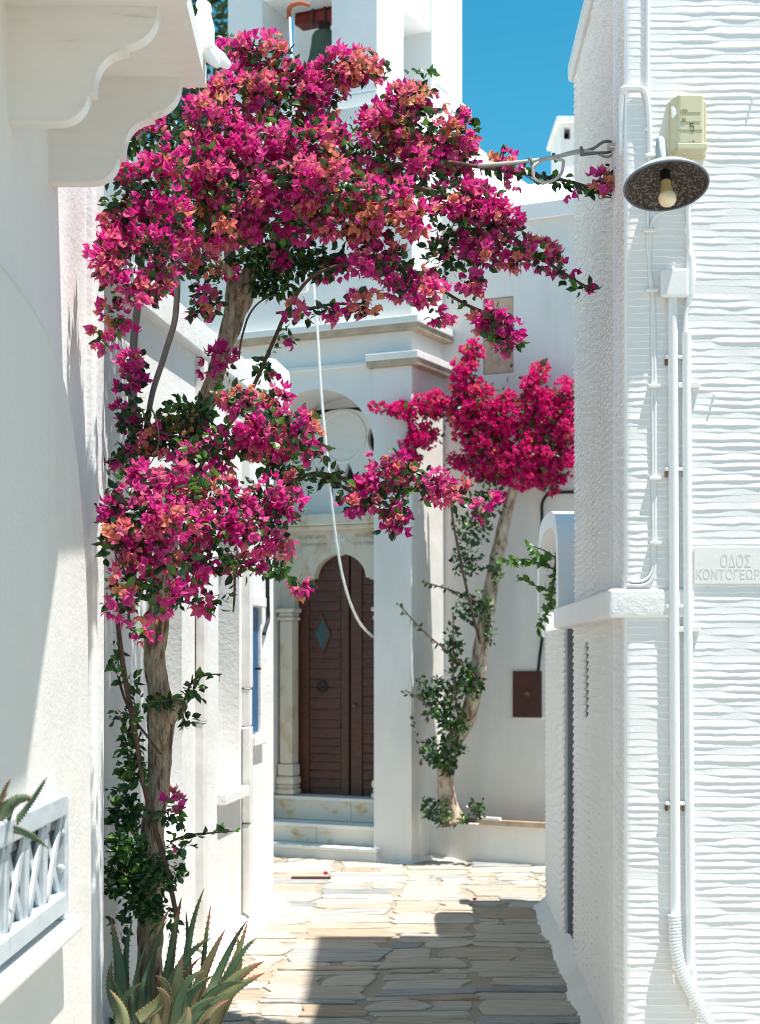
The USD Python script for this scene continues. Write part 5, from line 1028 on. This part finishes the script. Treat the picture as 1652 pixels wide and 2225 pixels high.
leaves = [(262, 2250, 238, 1985, 6.15, 6.2, 17, .0, 0), (285, 2240, 240, 2085, 6.0, 6.0, 13, .03, 0), (300, 2250, 318, 2040, 6.1, 6.15, 8, .0, 0), (330, 2240, 352, 1990, 6.15, 6.2, 13, .0, 0), (340, 2240, 358, 1965, 6.2, 6.25, 12, .02, 3), (355, 2240, 392, 1940, 6.2, 6.3, 12, .0, 2),
          (330, 2250, 448, 2022, 6.0, 6.0, 13, .07, 0), (350, 2250, 420, 2075, 5.95, 5.9, 10, .03, 3), (400, 2240, 432, 1925, 6.2, 6.25, 11, .03, 0), (395, 2230, 482, 2010, 6.1, 6.15, 17, .0, 3), (420, 2230, 540, 2000, 6.15, 6.2, 12, .02, 2), (425, 2235, 528, 1990, 6.2, 6.3, 12, .02, 0),
          (440, 2230, 545, 2035, 6.1, 6.1, 10, .06, 0), (430, 2250, 560, 2080, 6.0, 6.05, 21, .02, 2), (420, 2270, 570, 2105, 5.95, 6.0, 17, .02, 2), (430, 2260, 545, 2092, 6.05, 6.05, 12, -.01, 3), (400, 2260, 532, 2125, 5.9, 5.85, 12, .12, 0), (380, 2270, 440, 2110, 5.85, 5.8, 13, .06, 0),
          (370, 2260, 395, 2075, 5.9, 5.88, 22, .0, 1), (300, 2215, 330, 2105, 5.85, 5.82, 15, .02, 2), (345, 2250, 340, 2140, 5.85, 5.8, 12, .05, 3), (420, 2260, 470, 2110, 5.9, 5.9, 14, .03, 0), (262, 2260, 236, 2110, 5.95, 6.0, 13, .0, 0), (250, 2290, 236, 2145, 5.8, 5.8, 11, .0, 1),
          (330, 2290, 338, 2195, 5.7, 5.65, 12, .02, 1), (360, 2290, 405, 2185, 5.75, 5.7, 13, .02, 1), (410, 2280, 500, 2140, 5.9, 5.9, 15, .02, 0), (430, 2290, 500, 2165, 5.9, 5.95, 10, .02, 3), (300, 2250, 330, 2060, 6.15, 6.2, 8, .0, 0), (315, 2250, 380, 1985, 6.2, 6.2, 9, .0, 0),
          (445, 2230, 460, 1965, 6.3, 6.35, 8, .0, 2), (405, 2230, 402, 1975, 6.3, 6.35, 10, .0, 0), (470, 2230, 505, 2020, 6.25, 6.3, 9, .03, 2), (280, 2250, 275, 1990, 6.3, 6.3, 11, .0, 0), (380, 2260, 470, 2165, 5.8, 5.75, 12, .05, 0), (270, 2260, 300, 2120, 5.9, 5.9, 12, .0, 0)]
for x0, y0, x1, y1, Da, Db, w, bend, j in leaves:
    leaf_to(A1, x0, y0, x1, y1, Da, Db, w * 6 / F * 1.0, bend * 1.0, ALOE[j], 0)
part("soil_mound", m3.Manifold.sphere(0.5, 24).scale([0.62, 0.7, 0.14]).translate([-0.82, 6.15, 0.0]), M["soil"], A1, smooth=True)
A2 = thing("aloe_plant", "aloe leaves poking over and through the pale marble railing", "plant")
for x0, y0, x1, y1, Da, Db, w, bend, j in ((20, 1850, 98, 1688, 4.55, 4.5, 13, 0.0, 0), (-20, 1900, 72, 1733, 4.5, 4.45, 19, .06, 0), (10, 1840, 38, 1730, 4.4, 4.35, 12, .0, 0), (-20, 1850, 16, 1690, 4.3, 4.3, 10, 0, 2), (-10, 1850, 14, 1735, 4.3, 4.25, 10, 0, 0), (-40, 1860, 8, 1715, 4.2, 4.2, 12, 0, 2), (0, 1850, 105, 1838, 4.55, 4.42, 12, .03, 0)):
    leaf_to(A2, x0, min(y0, 1800), x1, y1, 4.2 if x0 > -5 else 4.05, Db - 0.38, w * 2.7 / F, bend, ALOE[j], 0, 0.15)

# conifer far behind at the top left
T4 = thing("conifer_tree", "dark green conifer showing behind the dove and the belfry", "tree")
part("trunk", tube([(-3.0, 19, 0), (-2.95, 19, 5), (-2.92, 19, 13)], [0.25, 0.18, 0.05], 12), M["bark"], T4, smooth=True)
n = 9000; d = rng.normal(size=(n, 3)); d /= np.linalg.norm(d, axis=1, keepdims=True)
hh = rng.uniform(2.5, 14, n); rr = 1.12 * np.clip((15.5 - hh) / 5, 0.1, 1) * rng.uniform(0.1, 1, n) ** 0.5 * (0.75 + 0.5 * meshkit.noise(np.column_stack([hh * 1.5, np.arctan2(d[:, 1], d[:, 0]) * 1.6, 0 * hh]), 5))
ang = np.arctan2(d[:, 1], d[:, 0]); pos = np.column_stack([-2.92 + rr * np.cos(ang), 19 + rr * np.sin(ang), hh])
Wc = place(LVT * [1, 0.5, 1], LFT, LUV, pos, np.column_stack([np.cos(ang), np.sin(ang), 0 * ang + 0.3]) + rng.normal(0, 0.5, (n, 3)), rng.uniform(0.12, 0.3, n), 0.1, "x")
m, uv = merge(Wc, LFT, LUV); part("crown", m, M["conifer"], T4, kind="stuff", uv=uv)

# fallen bracts on the paving
for x, y, lb in ((1027, 1958, "single fallen magenta bract on the sunlit paving, right of the middle"), (703, 1902, "fallen magenta bract lying beside the drain plate")):
    D = EYE * F / (y - 1420)
    W = place(BV, BF, BUV, np.array([[(x - 826) / F * D, D, 0.012]]), np.array([[0.8, 0.2, 0.1]]), 0.033, 0.1, "x")
    tag(part("fallen_bract", trimesh.Trimesh(W[0], BF, process=False), M["bract_far"], None, uv=toned(BUV)), lb, "flower")
